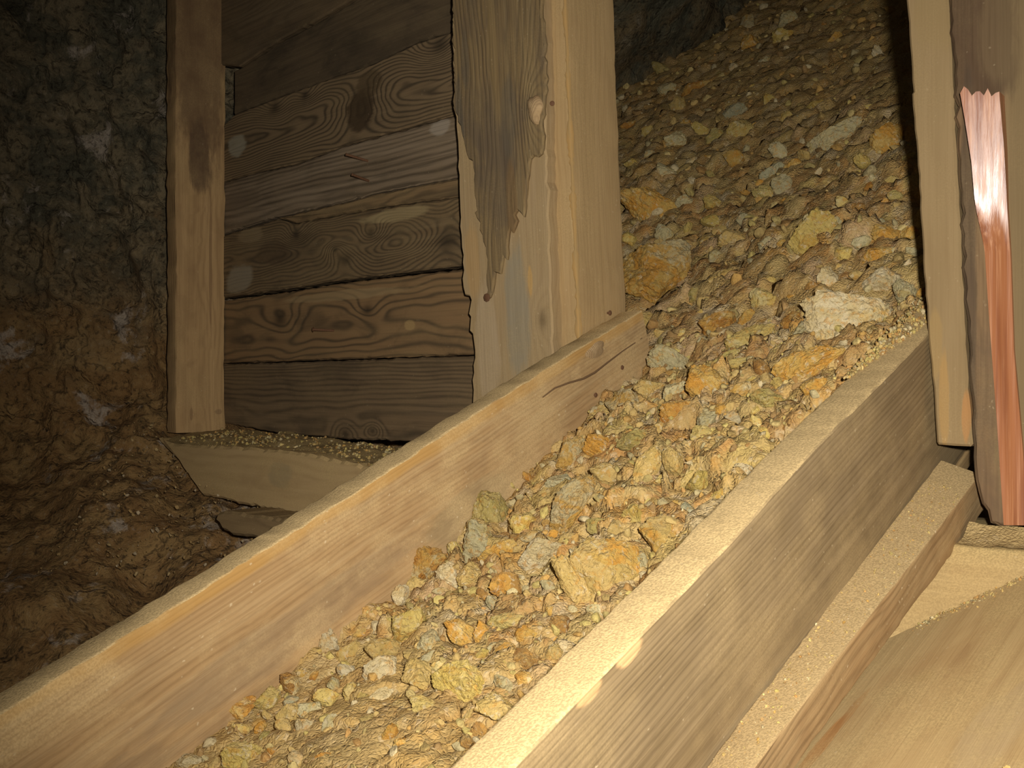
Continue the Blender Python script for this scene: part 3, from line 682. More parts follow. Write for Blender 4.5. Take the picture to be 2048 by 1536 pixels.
# ------------------------------------------------------------------ loose stuff
def fines_mat(name, dustc, amt, sc=1.0, attr=False):
    b = NB(name); co = b.coord(); wv = b.vec('ADD', co, b.vec('SCALE', b.noise(co, 30, 3, .6, color=True), .02))
    gr = b.noise(co, 210, 5, .7); g2 = b.noise(co, 55, 5, .65)
    c2 = b.voro(wv, 170*sc, out='Color'); e2 = b.voro(wv, 170*sc, 'DISTANCE_TO_EDGE')
    if attr:
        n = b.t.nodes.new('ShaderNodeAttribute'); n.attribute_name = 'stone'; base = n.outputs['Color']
    else: base = (.36, .25, .10)
    fine = b.ramp(b.sep(c2)[1], [(0, (.34, .23, .09)), (.3, (.46, .33, .14)), (.6, (.40, .29, .12)), (.85, (.56, .45, .27)), (.95, (.28, .16, .06))], True)
    col = b.mix(b.ss(g2, .40, .62, .15, .75), base, fine)
    col = b.mix(b.math('MULTIPLY', b.ss(gr, .46, .30), .6), col, (.12, .075, .03))
    col = b.mix(b.math('MULTIPLY', b.ss(gr, .58, .72), .35), col, (.62, .50, .30))
    dn = b.noise(co, 8, 6, .68, .5)
    dcol = b.mix(b.ss(b.noise(co, 330, 3, .65), .36, .64), tuple(v*.76 for v in dustc), tuple(v*1.12 for v in dustc))
    f = b.ss(dn, .36, .62, amt*.45, min(1, amt*1.25))
    col = b.mix(f, col, dcol)
    h = b.math('ADD', b.math('MULTIPLY', b.ss(e2, 0, .25), .45), b.math('ADD', b.math('MULTIPLY', gr, 1.0), b.math('MULTIPLY', g2, .8)))
    return b.done(col, .92, b.bump(h, .6, .005))
FM = fines_mat('ore_fines', (.51, .335, .112), .28, 1.0, True)
# the muck surface
def surf_patch(s0, s1, c0, c1, ds, dc, mask=None):
    s = np.arange(s0, s1+ds*.5, ds); c0_ = np.arange(c0, c1+dc*.5, dc); Sg, Cg = np.meshgrid(s, c0_, indexing='ij')
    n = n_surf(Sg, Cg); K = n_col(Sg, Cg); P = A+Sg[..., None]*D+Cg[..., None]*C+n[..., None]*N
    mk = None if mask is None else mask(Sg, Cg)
    return grid_mesh(P, mk)+(grid_mesh(K, mk)[0],)
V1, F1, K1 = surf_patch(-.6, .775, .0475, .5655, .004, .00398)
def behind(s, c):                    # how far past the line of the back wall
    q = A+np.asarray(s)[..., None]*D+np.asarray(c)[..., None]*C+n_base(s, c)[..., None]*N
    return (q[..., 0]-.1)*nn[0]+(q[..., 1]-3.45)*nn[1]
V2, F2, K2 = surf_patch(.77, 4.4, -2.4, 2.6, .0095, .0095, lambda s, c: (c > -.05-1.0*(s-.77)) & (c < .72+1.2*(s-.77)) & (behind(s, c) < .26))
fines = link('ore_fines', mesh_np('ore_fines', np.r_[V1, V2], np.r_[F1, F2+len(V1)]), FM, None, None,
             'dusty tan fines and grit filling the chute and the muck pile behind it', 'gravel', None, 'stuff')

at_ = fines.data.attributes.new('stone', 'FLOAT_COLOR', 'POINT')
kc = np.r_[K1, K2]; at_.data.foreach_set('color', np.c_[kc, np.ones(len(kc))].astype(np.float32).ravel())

# icospheres
def ico(sub):
    t = (1+5**.5)/2
    V = [(-1, t, 0), (1, t, 0), (-1, -t, 0), (1, -t, 0), (0, -1, t), (0, 1, t), (0, -1, -t), (0, 1, -t), (t, 0, -1), (t, 0, 1), (-t, 0, -1), (-t, 0, 1)]
    Fc = [(0, 11, 5), (0, 5, 1), (0, 1, 7), (0, 7, 10), (0, 10, 11), (1, 5, 9), (5, 11, 4), (11, 10, 2), (10, 7, 6), (7, 1, 8), (3, 9, 4), (3, 4, 2), (3, 2, 6), (3, 6, 8), (3, 8, 9), (4, 9, 5), (2, 4, 11), (6, 2, 10), (8, 6, 7), (9, 8, 1)]
    V = [nrm(v) for v in V]
    for _ in range(sub):
        cache = {}; nf = []
        def mid(a, b):
            k = (min(a, b), max(a, b))
            if k not in cache: V.append(nrm((V[a]+V[b])/2)); cache[k] = len(V)-1
            return cache[k]
        for a, b, c in Fc:
            ab, bc, ca = mid(a, b), mid(b, c), mid(c, a); nf += [(a, ab, ca), (b, bc, ab), (c, ca, bc), (ab, bc, ca)]
        Fc = nf
    return np.array(V), np.array(Fc)
ICO = {k: ico(k) for k in (1, 2, 3, 4, 5)}
def rock_shape(sub, seed, facets=16, sharp=16, rough=.10, round_=0.0, strat=0.0):
    """unit rock: a blunt polyhedron of random cleavage faces with broken, pitted surfaces"""
    V, Fc = ICO[sub]; rng = np.random.default_rng(seed)
    nn = rng.normal(size=(facets, 3)); nn /= np.linalg.norm(nn, axis=1)[:, None]; dd = rng.uniform(.62, 1.0, facets)
    q = np.maximum(V@nn.T, 1e-3)/dd
    r = (np.sum(q**sharp, 1))**(-1/sharp); r = np.minimum(r, 1.25)
    r = r*(1-round_)+round_*.92
    p = V*r[:, None]
    r = r*(1+rough*fbm(p*1.9+seed, 4, seed % 97, .55)+rough*.55*fbm(p*5+seed*.3, 3, seed % 89+7, .6, True)-rough*.2)
    if strat > 0: r = r*(1+strat*np.sin((p[:, 1]+.25*vnoise(p*2.5, seed % 31))*16)*.5)
    return V*r[:, None], Fc

# every stone of the pile that can be told apart: (px, py, w, h, tilt, colour, words[, options])
B = [
 (1702, 642, 152, 150, 25, 'white', 'biggest rock of the chute mouth, pale pink-grey boulder against the right post plank', 'pale pink-grey boulder', dict(mat2='mottled', d=.55)),
 (1612, 728, 140, 66, 32, 'orange', 'long wedge rock with a bright orange face, just below the pale pink-grey boulder', 'orange-faced wedge'),
 (1443, 652, 82, 58, -12, 'rust', 'smooth rust-topped stone beside the cracked cream slab', 'rust-topped stone'),
 (1508, 676, 104, 62, 12, 'cream', 'cracked cream slab propped up in the chute mouth', 'cracked cream slab'),
 (1603, 669, 60, 44, 25, 'grey', 'corrugated grey-white rock touching the left side of the pale pink-grey boulder', 'corrugated grey rock', dict(strat=.06)),
 (1338, 724, 80, 60, -8, 'grey', 'speckled pale block resting against the upper end of the left side board', 'speckled pale block'),
 (1448, 722, 96, 26, 28, 'olive', 'long greenish-grey splinter of rock under the cracked cream slab', 'greenish splinter rock', dict(strat=.06)),
 (1487, 728, 66, 26, 12, 'cream', 'thin cream flake beside the greenish splinter rock', 'thin cream flake'),
 (1521, 739, 34, 50, 8, 'brown', 'upright red-brown oval pebble right of the thin cream flake', 'red-brown oval pebble', dict(round=.5)),
 (1411, 780, 92, 78, -38, 'orange', 'large smooth orange rock in the middle of the chute mouth', 'large smooth orange rock'),
 (1347, 784, 60, 48, 30, 'grey', 'grey-white rock with dark hollows left of the large smooth orange rock', 'hollowed grey rock'),
 (1356, 828, 88, 56, 18, 'rust', 'rough rust-coloured rock below the hollowed grey rock', 'rough rust rock'),
 (1252, 815, 76, 66, -10, 'mottled', 'orange-and-white chunk overhanging the left side board', 'overhanging orange-white chunk'),
 (1295, 778, 66, 42, 22, 'tan', 'dull pinkish rock on top of the overhanging orange-white chunk', 'dull pinkish rock'),
 (1412, 843, 44, 40, 20, 'grey', 'small pale grey stone right of the rough rust rock', 'pale grey stone'),
 (1421, 919, 94, 26, 12, 'white', 'flat whitish-pink slip of rock near the middle of the chute', 'flat whitish slip'),
 (1396, 965, 48, 40, 20, 'lime', 'lime-yellow pitted stone below the flat whitish slip', 'lime pitted stone'),
 (1293, 930, 48, 104, -28, 'tan', 'tall pinkish-tan bar of rock leaning right in mid chute', 'leaning pinkish bar', dict(vert=1)),
 (1270, 884, 84, 50, 8, 'olive', 'dusty olive-tan rock above the leaning pinkish bar', 'dusty olive rock'),
 (1222, 857, 42, 22, 12, 'orange', 'small peach chip left of the dusty olive rock', 'peach chip'),
 (1138, 918, 88, 62, 35, 'mottled', 'grey rock with orange ends lying against the left side board, mid chute', 'orange-ended grey rock'),
 (1198, 897, 56, 48, -20, 'orange', 'rust-orange cube next to the orange-ended grey rock', 'rust-orange cube'),
 (1116, 965, 52, 44, 15, 'bluegrey', 'pale bluish rock at the board edge below the orange-ended grey rock', 'pale bluish rock', dict(light=1)),
 (1138, 1022, 152, 74, 50, 'mottled', 'big orange, yellow and white rock standing diagonally in mid chute', 'big diagonal orange rock', dict(mat2='orange')),
 (1217, 990, 23, 25, 0, 'brown', 'little round red-brown ball of stone right of the big diagonal orange rock', 'red-brown ball', dict(round=.8)),
 (1211, 950, 60, 46, -10, 'tan', 'tan brick-shaped rock above the red-brown ball', 'tan brick-shaped rock'),
 (984, 1024, 80, 84, 20, 'olive', 'large dusty olive-tan rock leaning on the left side board', 'large olive-tan rock'),
 (955, 1085, 56, 80, -8, 'grey', 'pale striped rock under the large olive-tan rock', 'pale striped rock', dict(strat=.08, vert=1)),
 (1006, 1104, 96, 40, 16, 'orange', 'rust-orange pointed chip right of the pale striped rock', 'pointed orange chip'),
 (852, 1132, 78, 74, -20, 'rust', 'lumpy orange rock with a white patch, alone on the left board', 'lumpy orange rock', dict(mat2='mottled', rough=.16)),
 (836, 1090, 42, 34, 10, 'orange', 'small knob of orange rock on top of the lumpy orange rock', 'orange knob'),
 (1077, 1110, 100, 56, 36, 'white', 'pinkish-white block beside the big tan boulder', 'pinkish-white block'),
 (1198, 1140, 132, 140, -30, 'orange', 'biggest boulder of the lower chute, dull orange-tan, near the right board', 'big tan boulder', dict(mat2='tan', d=.5)),
 (1150, 1172, 58, 120, 38, 'tan', 'grey-tan slab leaning on the left flank of the big tan boulder', 'leaning grey-tan slab', dict(vert=1)),
 (1018, 1171, 72, 56, -10, 'brown', 'brown rounded rock with an ochre underside, left of the leaning grey-tan slab', 'brown rounded rock', dict(mat2='rust')),
 (945, 1150, 60, 50, 15, 'tan', 'ochre-brown rock right of the lumpy orange rock', 'ochre-brown rock'),
 (914, 1215, 46, 30, -8, 'white', 'pinkish-white chip with a red spot, in the lower chute', 'red-spotted white chip'),
 (1012, 1240, 70, 34, 12, 'olive', 'grey-olive oblong stone below the brown rounded rock', 'grey-olive oblong stone', dict(round=.3)),
 (1053, 1270, 52, 36, -25, 'orange', 'bright yellow-orange chip right of the grey-olive oblong stone', 'bright orange chip'),
 (922, 1268, 96, 48, -42, 'orange', 'long orange-tan rock lying diagonally in the lower chute', 'long orange-tan rock'),
 (808, 1256, 76, 84, -15, 'lime', 'yellow-green rock with an orange corner beside the left board', 'yellow-green rock'),
 (858, 1284, 50, 40, 20, 'grey', 'grey triangular stone between yellow-green rock and long orange-tan rock', 'grey triangular stone'),
 (967, 1266, 38, 48, 15, 'orange', 'ochre stone right of the long orange-tan rock', 'ochre stone'),
 (802, 1192, 34, 48, -15, 'white', 'lavender-white stone below the lumpy orange rock', 'lavender-white stone'),
 (755, 1221, 42, 24, -8, 'olive', 'olive flat stone left of the lavender-white stone', 'olive flat stone'),
 (657, 1292, 46, 62, -12, 'white', 'bubbly whitish rock leaning on the left board, lower chute', 'bubbly whitish rock', dict(rough=.15)),
 (916, 1362, 98, 80, -20, 'lime', 'fibrous yellow rock in the middle of the lower chute', 'fibrous yellow rock', dict(strat=.05)),
 (766, 1343, 72, 56, 25, 'white', 'pitted grey-white rock left of the fibrous yellow rock', 'pitted grey-white rock'),
 (838, 1350, 64, 60, 10, 'tan', 'smooth sandy rock between pitted grey-white rock and fibrous yellow rock', 'smooth sandy rock'),
 (860, 1416, 94, 36, -22, 'cream', 'cream slab half buried under the fibrous yellow rock', 'half-buried cream slab'),
 (582, 1372, 36, 52, 20, 'brown', 'dark brown and white stone against the left board', 'brown-and-white stone', dict(mat2='mottled')),
 (606, 1349, 24, 22, 10, 'orange', 'tiny amber chip above the brown-and-white stone', 'amber chip'),
 (577, 1428, 54, 34, 20, 'tan', 'flat tan stone below the brown-and-white stone', 'flat tan stone'),
 (538, 1398, 58, 42, 15, 'lime', 'dull yellow stone left of the brown-and-white stone', 'dull yellow stone'),
 (484, 1420, 62, 42, 25, 'rust', 'brown-edged orange rock near the bottom of the left board', 'brown-edged orange rock'),
 (580, 1402, 34, 20, 15, 'bluegrey', 'small blue-grey flake right of the dull yellow stone', 'blue-grey flake'),
 (608, 1458, 42, 36, -10, 'white', 'pinkish round stone at the lower left of the chute', 'pinkish round stone', dict(round=.3)),
 (778, 1470, 32, 42, -15, 'orange', 'amber block lying alone on the sandy bottom of the chute', 'amber block'),
 (702, 1383, 28, 46, -12, 'cream', 'cream triangular chip below the pitted grey-white rock', 'cream triangular chip'),
 (768, 1298, 66, 54, 15, 'tan', 'plain tan block left of the yellow-green rock', 'plain tan block'),
 (995, 1416, 80, 58, 25, 'tan', 'smooth peach-tan block touching the right board near its lower end', 'smooth peach-tan block'),
 (480, 1515, 98, 56, 15, 'lime', 'golden rock cut by the bottom edge of the photo', 'golden bottom rock'),
 (382, 1526, 56, 34, 5, 'white', 'whitish rock at the bottom left end of the rubble', 'bottom-left whitish rock'),
 (936, 1486, 30, 32, 0, 'brown', 'dark red-brown chip by the lower end of the right board', 'dark red-brown chip'),
 (1318, 1065, 70, 78, 15, 'tan', 'peach and brown rock pressed against the right board in mid chute', 'peach-brown rock', dict(mat2='orange')),
 (1378, 1022, 28, 38, 15, 'bluegrey', 'dark blue-grey stone against the right board', 'dark blue-grey stone'),
 (1268, 1030, 50, 40, 20, 'lime', 'pale yellow rock left of the peach-brown rock', 'pale yellow rock'),
 (1195, 1050, 52, 34, 5, 'olive', 'mossy-looking dark olive rock above the big tan boulder', 'dark olive rock'),
 (1345, 925, 40, 60, 0, 'tan', 'gritty peach rock between the leaning pinkish bar and flat whitish slip', 'gritty peach rock'),
 (1405, 870, 50, 34, -15, 'cream', 'soft yellow stone under the pale grey stone', 'soft yellow stone'),
 (1480, 780, 46, 34, 10, 'mottled', 'mottled stone right of the large smooth orange rock', 'mottled stone'),
 (1535, 800, 66, 44, 10, 'olive', 'brownish rock below the red-brown oval pebble', 'brownish lower rock'),
 (1585, 650, 40, 50, -30, 'rust', 'brown-orange rock left of the corrugated grey rock', 'brown-orange rock'),
 (1525, 598, 60, 44, 10, 'cream', 'pale cream rock uphill of the cracked cream slab', 'pale cream rock'),
 # the pile behind
 (1302, 415, 132, 84, -32, 'orange', 'large sloping orange slab behind the middle post, upper of two', 'upper orange slab', dict(strat=.05)),
 (1318, 552, 146, 146, -25, 'mottled', 'largest orange rock behind the middle post, white at its left side', 'white-sided orange rock', dict(mat2='orange')),
 (1678, 272, 122, 66, 22, 'grey', 'large pale grey rock high on the muck pile at right', 'high pale grey rock'),
 (1775, 280, 76, 58, 35, 'orange', 'orange-streaked rock between the high pale grey rock and the right plank', 'orange-streaked rock'),
 (1622, 480, 66, 116, -38, 'lime', 'curved yellow slab in the middle of the muck pile', 'curved yellow slab', dict(vert=1)),
 (1770, 468, 54, 36, -15, 'orange', 'square yellow-orange block beside the right plank', 'square orange block'),
 (1818, 470, 38, 32, 15, 'orange', 'amber stone touching the right plank', 'amber plank stone'),
 (1722, 488, 38, 28, 20, 'grey', 'pale grey chip left of the square orange block', 'pale grey chip'),
 (1752, 512, 58, 38, 10, 'orange', 'ochre rock below the square orange block', 'ochre pile rock'),
 (1762, 560, 78, 66, 20, 'white', 'pinkish rock with cracks uphill of the pale pink-grey boulder', 'cracked pinkish rock'),
 (1812, 588, 46, 54, 0, 'grey', 'greenish-grey rock in the corner by the right plank', 'corner greenish rock'),
 (1328, 346, 50, 42, -20, 'grey', 'grey-white rock uphill of the upper orange slab', 'grey uphill rock'),
 (1545, 346, 58, 42, 30, 'bluegrey', 'grey rock in the middle of the upper muck pile', 'middle grey rock', dict(light=1)),
 (1592, 334, 44, 30, -10, 'orange', 'brown-orange stone right of the middle grey rock', 'brown-orange pile stone'),
 (1425, 406, 34, 32, 0, 'lime', 'yellow stone right of the upper orange slab', 'yellow pile stone'),
 (1372, 404, 40, 30, 10, 'grey', 'pale stone at the tip of the upper orange slab', 'pale slab-tip stone'),
 (1355, 280, 50, 40, -15, 'grey', 'pale grey lump near the dark back of the muck pile', 'pale back lump'),
 (1470, 225, 48, 32, 15, 'bluegrey', 'bluish rock near the top of the muck pile', 'bluish top rock'),
 (1392, 178, 66, 30, 25, 'rust', 'rusty rock in the dark upper left of the muck pile', 'rusty dark rock'),
 (1630, 215, 40, 36, 10, 'lime', 'dim yellow stone above the high pale grey rock', 'dim yellow stone'),
 (1565, 75, 40, 34, 0, 'lime', 'topmost yellow stone in the dark top of the pile', 'topmost yellow stone'),
 (1660, 565, 44, 60, 20, 'white', 'white shard below the curved yellow slab', 'white shard'),
 (1440, 560, 60, 44, 20, 'tan', 'dusty tan rock right of the white-sided orange rock', 'dusty tan rock'),
 (1470, 480, 60, 46, -15, 'tan', 'dull tan rock left of the curved yellow slab', 'dull tan rock'),
]
def face_axes(P, ang):
    v = nrm(CAMP-P); r = nrm(np.cross([0, 0, 1], v)); r = -r if r[0] < 0 else r
    uu = np.cross(v, r); uu = uu if uu[2] > 0 else -uu
    a = math.radians(ang); e1 = r*math.cos(a)+uu*math.sin(a); e2 = -r*math.sin(a)+uu*math.cos(a)
    return e1, e2, np.cross(e1, e2)
ROCKS = []; SEEDR = [100]
def add_rock(px, py, wp, hp, ang, colr, label, opt, group):
    P = surf_hit(px, py); zd = P[1]; a = wp*zd/F/2*1.12; b_2 = hp*zd/F/2*1.12
    d_ = opt.get('d', .8)*min(a, b_2)*1.1
    e1, e2, e3 = face_axes(P, ang); SEEDR[0] += 1; sd = SEEDR[0]
    sub = 5 if max(wp, hp) > 85 else (4 if max(wp, hp) > 44 else 3)
    V, Fc = rock_shape(sub, sd, opt.get('facets', 15), 18 if not opt.get('round') else 8, opt.get('rough', .10), opt.get('round', 0.0), opt.get('strat', 0.0))
    # normalise the outline to the asked size, flatten along the line out of the pile
    ex = max(abs(V[:, 0]).max(), 1e-3); ey = max(abs(V[:, 1]).max(), 1e-3); ez = max(abs(V[:, 2]).max(), 1e-3)
    V = V/np.array([ex, ey, ez])*np.array([a, b_2, d_])
    me = mesh_np('ore_rock', V, Fc, True, 38)
    O = P+e3*(d_*.42+b_2*opt.get('lift', .30))+N*(d_*.04)
    mats = [RM[colr]]
    o = link('ore_rock', me, mats, frame(O, e1, e2, e3), None, label, 'rock', group)
    if opt.get('mat2'):
        me.materials.append(RM[opt['mat2']])
        cen = V[Fc].mean(1); nz = vnoise(cen/max(a, b_2)*1.6+sd*3.3, sd)
        ids = ((cen[:, 1]/b_2*.8+nz*.8) < .05).astype(np.int32)
        me.polygons.foreach_set('material_index', ids)
    ROCKS.append((px, py, wp, hp))
    return o
G1, G2 = 'ore rocks lying in the chute', 'ore rocks on the muck pile behind'
LAND = []
for e in B:
    px, py, wp, hp, ang, colr, lab, short = e[:8]; opt = e[8] if len(e) > 8 else {}
    add_rock(px, py, wp, hp, ang, colr, lab, opt, G1 if py > 620 else G2)
    LAND.append((px, py, short))

# smaller stones that can still be told apart, each named from the stone it lies beside
REG = [(1228, 0), (1812, 0), (1838, 450), (1850, 610), (1640, 790), (1480, 960), (1200, 1240), (1060, 1370), (905, 1536), (350, 1536), (700, 1250), (800, 1186), (950, 1020), (1110, 890), (1220, 800), (1318, 728), (1284, 630), (1255, 600)]
def inside(x, y, poly):
    r = False; j = len(poly)-1
    for i in range(len(poly)):
        xi, yi = poly[i]; xj, yj = poly[j]
        if (yi > y) != (yj > y) and x < (xj-xi)*(y-yi)/(yj-yi)+xi: r = not r
        j = i
    return r
WORDS = dict(orange=('orange', 'amber', 'ochre'), rust=('rust-brown', 'russet'), cream=('cream', 'pale yellow'), grey=('grey', 'light grey'), white=('whitish', 'pinkish-white'), tan=('tan', 'sandy'), lime=('yellow', 'mustard'), brown=('dark brown', 'red-brown'), mottled=('mottled', 'patchy'), olive=('olive', 'drab'), bluegrey=('blue-grey', 'slate'))
PROB = ['orange']*5+['tan']*6+['cream']*4+['grey']*4+['rust']*2+['white']*3+['lime']*3+['mottled']*3+['olive']*3+['brown']*2+['bluegrey']
def where(px, py):
    o = sorted(LAND, key=lambda l: (l[0]-px)**2+(l[1]-py)**2); res = []
    for (lx, ly, nm) in o[:7]:
        dx, dy = px-lx, ly-py; a = math.degrees(math.atan2(dy, dx)) % 360
        d8 = ('right of', 'up and right of', 'above', 'up and left of', 'left of', 'down and left of', 'below', 'down and right of')[int((a+22.5)//45) % 8]
        res.append((d8, nm))
    return res
used = set(); tries = 0; rr = random.Random(11); count = 0; NEED = 300-len(B)
while count < NEED and tries < 60000:
    tries += 1
    px = rr.uniform(340, 1845); py = rr.uniform(40, 1530)
    if not inside(px, py, REG): continue
    if py < 250 and rr.random() < .72: continue
    if py < 430 and rr.random() < .3: continue
    if 640 < px < 960 and py > 1440 and rr.random() < .75: continue
    wp = rr.choice([22, 26, 30, 34, 38, 42, 48, 54]); 
    if py < 620: wp = rr.choice([18, 22, 26, 30, 36, 42, 50])
    hp = wp*rr.uniform(.48, .92)
    if any(((px-x)/(w_/2+wp*.26))**2+((py-y)/(h_/2+wp*.24))**2 < 1 for (x, y, w_, h_) in ROCKS): continue
    colr = rr.choice(PROB); ws = where(px, py)
    size = 'tiny' if wp < 24 else ('small' if wp < 35 else 'fair-sized')
    shp = 'chip' if hp/wp < .62 else ('stone' if hp/wp < .8 else 'lump')
    lab = None
    cands = [f'{size} {cw} {shp} {d8} the {nm}' for (d8, nm) in ws[:2] for cw in WORDS[colr][:1]]
    cands += [f'{size} {WORDS[colr][0]} {shp} {ws[0][0]} the {ws[0][1]}, {d8} the {nm}' for (d8, nm) in ws[1:]]
    for cd in cands:
        if cd not in used and len(cd.split()) <= 16: lab = cd; break
    if lab is None: continue
    used.add(lab); count += 1
    add_rock(px, py, wp, hp, rr.uniform(-60, 60), colr, lab, dict(facets=rr.choice([8, 10, 13]), d=.7, lift=.12, round=rr.choice([0, 0, 0, .25])), G1 if py > 620 else G2)

# grit too small and too many to count: one object
def attr_mat(name):
    b = NB(name); n = b.t.nodes.new('ShaderNodeAttribute'); n.attribute_name = 'stone'; co = b.coord()
    n3 = b.noise(co, 170, 4, .7); col = b.mix(b.math('MULTIPLY', b.ss(n3, .5, .34), .55), n.outputs['Color'], (.16, .10, .04))
    col = b.mix(b.math('MULTIPLY', b.ss(n3, .56, .7), .3), col, (.6, .48, .28))
    return b.done(col, .85, b.bump(n3, .7, .004))
GM = attr_mat('grit_stones')
PAL = np.array([(.500, .270, .047), (.480, .330, .101), (.450, .310, .094), (.580, .460, .172), (.460, .410, .218), (.600, .520, .312), (.400, .190, .039), (.520, .430, .117), (.400, .330, .109), (.250, .130, .039), (.420, .300, .094)])
SHP = [rock_shape(1, 900+i, 9, 14, .08)[0] for i in range(12)]+[rock_shape(2, 950+i, 10, 16, .10)[0] for i in range(12)]
def scatter(name, pts, rad, label, cat, sub=1, seed=3, parent=None, pal=PAL, nup=N, sink=.1):
    rng = np.random.default_rng(seed); k = len(pts); base = SHP[:12] if sub == 1 else SHP[12:]; Fc = ICO[sub][1]; nv = len(base[0])
    V = np.empty((k, nv, 3)); ci = rng.integers(0, len(pal), k)
    for i in range(k):
        q = rng.normal(size=4); q /= np.linalg.norm(q); w_, x_, y_, z_ = q
        Rm = np.array([[1-2*(y_*y_+z_*z_), 2*(x_*y_-w_*z_), 2*(x_*z_+w_*y_)], [2*(x_*y_+w_*z_), 1-2*(x_*x_+z_*z_), 2*(y_*z_-w_*x_)], [2*(x_*z_-w_*y_), 2*(y_*z_+w_*x_), 1-2*(x_*x_+y_*y_)]])
        sc = rad[i]*np.array([1, rng.uniform(.6, 1), rng.uniform(.45, .8)])
        V[i] = (base[rng.integers(0, 12)]*sc)@Rm.T+pts[i]+nup*rad[i]*sink
    Fa = (Fc[None]+np.arange(k)[:, None, None]*nv).reshape(-1, 3)
    me = mesh_np(name, V.reshape(-1, 3), Fa, True, 40)
    at = me.attributes.new('stone', 'FLOAT_COLOR', 'POINT')
    cc = (pal[ci]*.62+np.array([.45, .32, .135])*.38)*rng.uniform(.78, 1.12, (k, 1)); cc = np.repeat(np.c_[cc, np.ones(k)], nv, 0)
    at.data.foreach_set('color', cc.astype(np.float32).ravel())
    return link(name, me, GM, None, parent, label, cat, None, 'stuff')
k1 = 2400; s = RNG.uniform(-.58, .78, k1); c = RNG.uniform(.052, .56, k1)
keep = RNG.uniform(size=k1) < np.where(s < .0, .45+.5*(fbm(np.c_[s*7, c*7, 0*s], 2, 5) > 0), .95); s, c = s[keep], c[keep]
rad = .0022+.0062*RNG.uniform(size=len(s))**2.2
k2 = 3600; s2 = .77+3.2*RNG.uniform(size=k2)**1.2; c2 = RNG.uniform(-2.2, 2.4, k2)
ok = (c2 > -.05-(s2-.77)) & (c2 < .66+1.1*(s2-.77)) & (behind(s2, c2) < .05); s2, c2 = s2[ok], c2[ok]
rad2 = (.003+.013*RNG.uniform(size=len(s2))**2.4)*(.9+.12*s2)
sa, ca, ra = np.r_[s, s2], np.r_[c, c2], np.r_[rad, rad2]
pts = A+sa[:, None]*D+ca[:, None]*C+n_surf(sa, ca)[:, None]*N
scatter('ore_gravel', pts, ra, 'loose gravel of many small stones strewn over the chute and the muck pile', 'gravel')

# gravel bank along the top of the heavy beam
rowsA, rowsB = 130, 26
tA, tB = np.meshgrid(np.linspace(0, 1, rowsA), np.linspace(0, 1, rowsB), indexing='ij')
pL = bf.at(330, 880); pR = bf.at(900, 966)
base_ = pL+(pR-pL)*tA[..., None]-NW*(.004+.16*tB)[..., None]
hh = .010+.024*tB**.8+fbm(np.stack([tA*14, tB*3, 0*tA], -1), 3, 14)*.006
hh = hh*sstep(tB, -.05, .12)-.004
base_[..., 2] = np.maximum(base_[..., 2], 0)*1.0+hh
Vx, Fq = grid_mesh(base_)
FM2 = fines_mat('beam_gravel', (.36, .255, .105), .6, 1.5)
gb = link('beam_gravel', mesh_np('beam_gravel', Vx, Fq), FM2, None, None, 'bank of fine gravel lying along the top of the heavy left beam', 'gravel', None, 'stuff')
kk = 900; ii = RNG.integers(6, rowsA-2, kk); jj = RNG.integers(1, rowsB-1, kk)
scatter('gravel_stones', base_[ii, jj], .0015+.0035*RNG.uniform(size=kk)**2, None, None, 1, 9, gb, nup=UP)
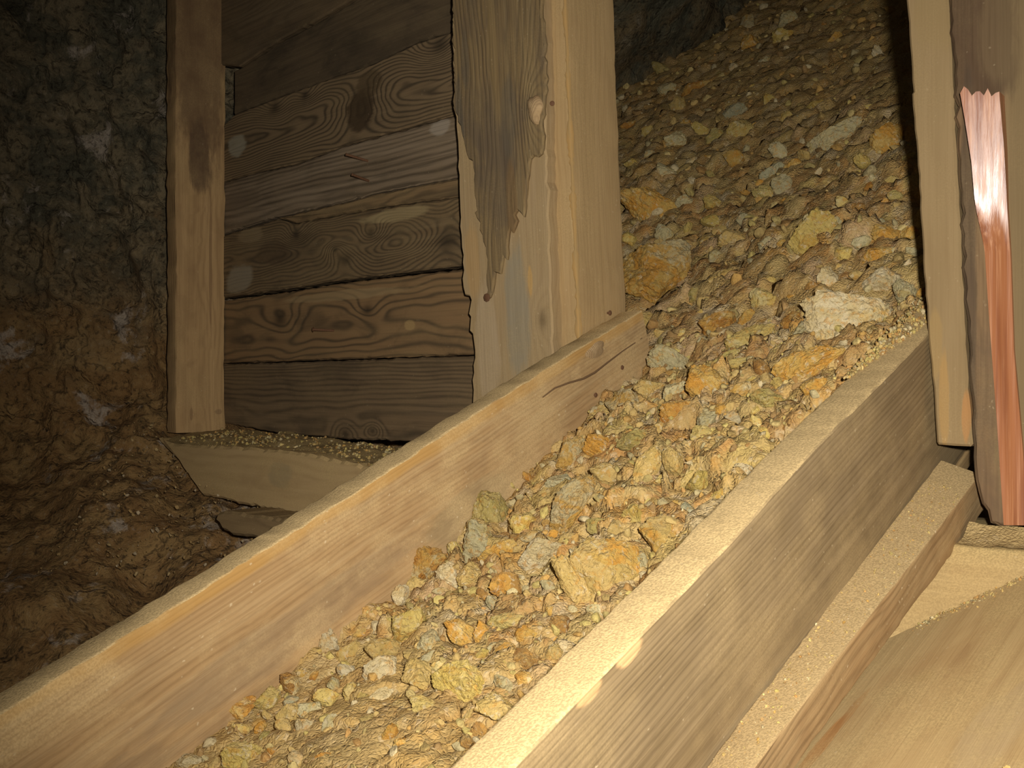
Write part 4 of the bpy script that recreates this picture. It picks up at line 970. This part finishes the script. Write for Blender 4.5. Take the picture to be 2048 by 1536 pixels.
# dust banked on the sill at the foot of the right post
cg, hg = np.meshgrid(np.linspace(.674, 1.1, 120), np.linspace(0, 1, 16), indexing='ij')
zz_ = zs+.001+.022*hg**1.6+fbm(np.stack([cg*40, hg*2, 0*cg], -1), 3, 77)*.0018*(1-.0*hg)
bp = A*np.array([1, 1, 0])+DH*(.4835+.047*hg)[..., None]+C*cg[..., None]; bp[..., 2] = zz_
Vx, Fq = grid_mesh(bp)
link('foot_dust', mesh_np('foot_dust', Vx, Fq[:, ::-1]), fines_mat('foot_dust', (.47, .34, .15), .95), None, None, 'bank of fine dust on the sill at the foot of the dark right post', 'dust', None, 'stuff')
# crumbs on the rail, on the right board and on the platform
kk = 700; sc_ = RNG.uniform(-.35, .5, kk); fr = RNG.uniform(.05, .95, kk)
pt = np.array([ch(a, .620+.049*f_, (-.168-.012*a)*(1-f_)+(-.161-.06*a)*f_+.0003) for a, f_ in zip(sc_, fr)])
scatter('rail_crumbs', pt, .0005+.0016*RNG.uniform(size=kk)**4, 'scattered crumbs of stone on the rail outside the right board', 'gravel', 1, 12)
kk = 520; a_ = RNG.uniform(-.55, -.02, kk); c_2 = RNG.uniform(.01, .25, kk)
jn = RNG.uniform(size=kk) < .55; ja = np.where(jn, RNG.normal(0, .012, kk), 0)
pt = []
pj0 = sillf.at(1812, 1256)
for i in range(kk):
    if jn[i]: q = pj0+(p_j-pj0)*RNG.uniform(.1, 1.2)-pd*abs(RNG.normal(0, .014)); q = q-PN*((q-p_a)@PN)
    else: q = plat(a_[i], c_2[i], .003)
    pt.append(q)
scatter('platform_crumbs', np.array(pt), .0005+.0022*RNG.uniform(size=kk)**4, 'scattered crumbs of stone on the sloping plank at lower right', 'gravel', 1, 15, nup=PN)
kk = 700; s_ = RNG.uniform(.42, .76, kk); cc_ = .566+RNG.uniform(-.01, .045, kk)*sstep(s_, .35, .7)
pt = np.array([ch(a, c0, .001) for a, c0 in zip(s_, cc_)])
scatter('board_grit', pt, .001+.0032*RNG.uniform(size=kk)**2.5, 'sandy grit spilling over the upper end of the right side board', 'gravel', 1, 18)
# dirt and chips on the slope at the left
kk = 900; xs = RNG.uniform(-1.0, -.45, kk); zs_ = RNG.uniform(-.42, -.12, kk)
yy_ = np.interp(zs_, zp, yp)-.12*np.maximum(-xs-.8, 0)-.03
scatter('slope_gravel', np.c_[xs, yy_, zs_+CAMZ+.02], .001+.0045*RNG.uniform(size=kk)**4, 'small stones in the brown dirt slope left of the beam', 'gravel', 1, 19, nup=UP,
        pal=np.array([(.36, .22, .08), (.30, .18, .065), (.42, .30, .14), (.45, .37, .26), (.26, .15, .06)]))
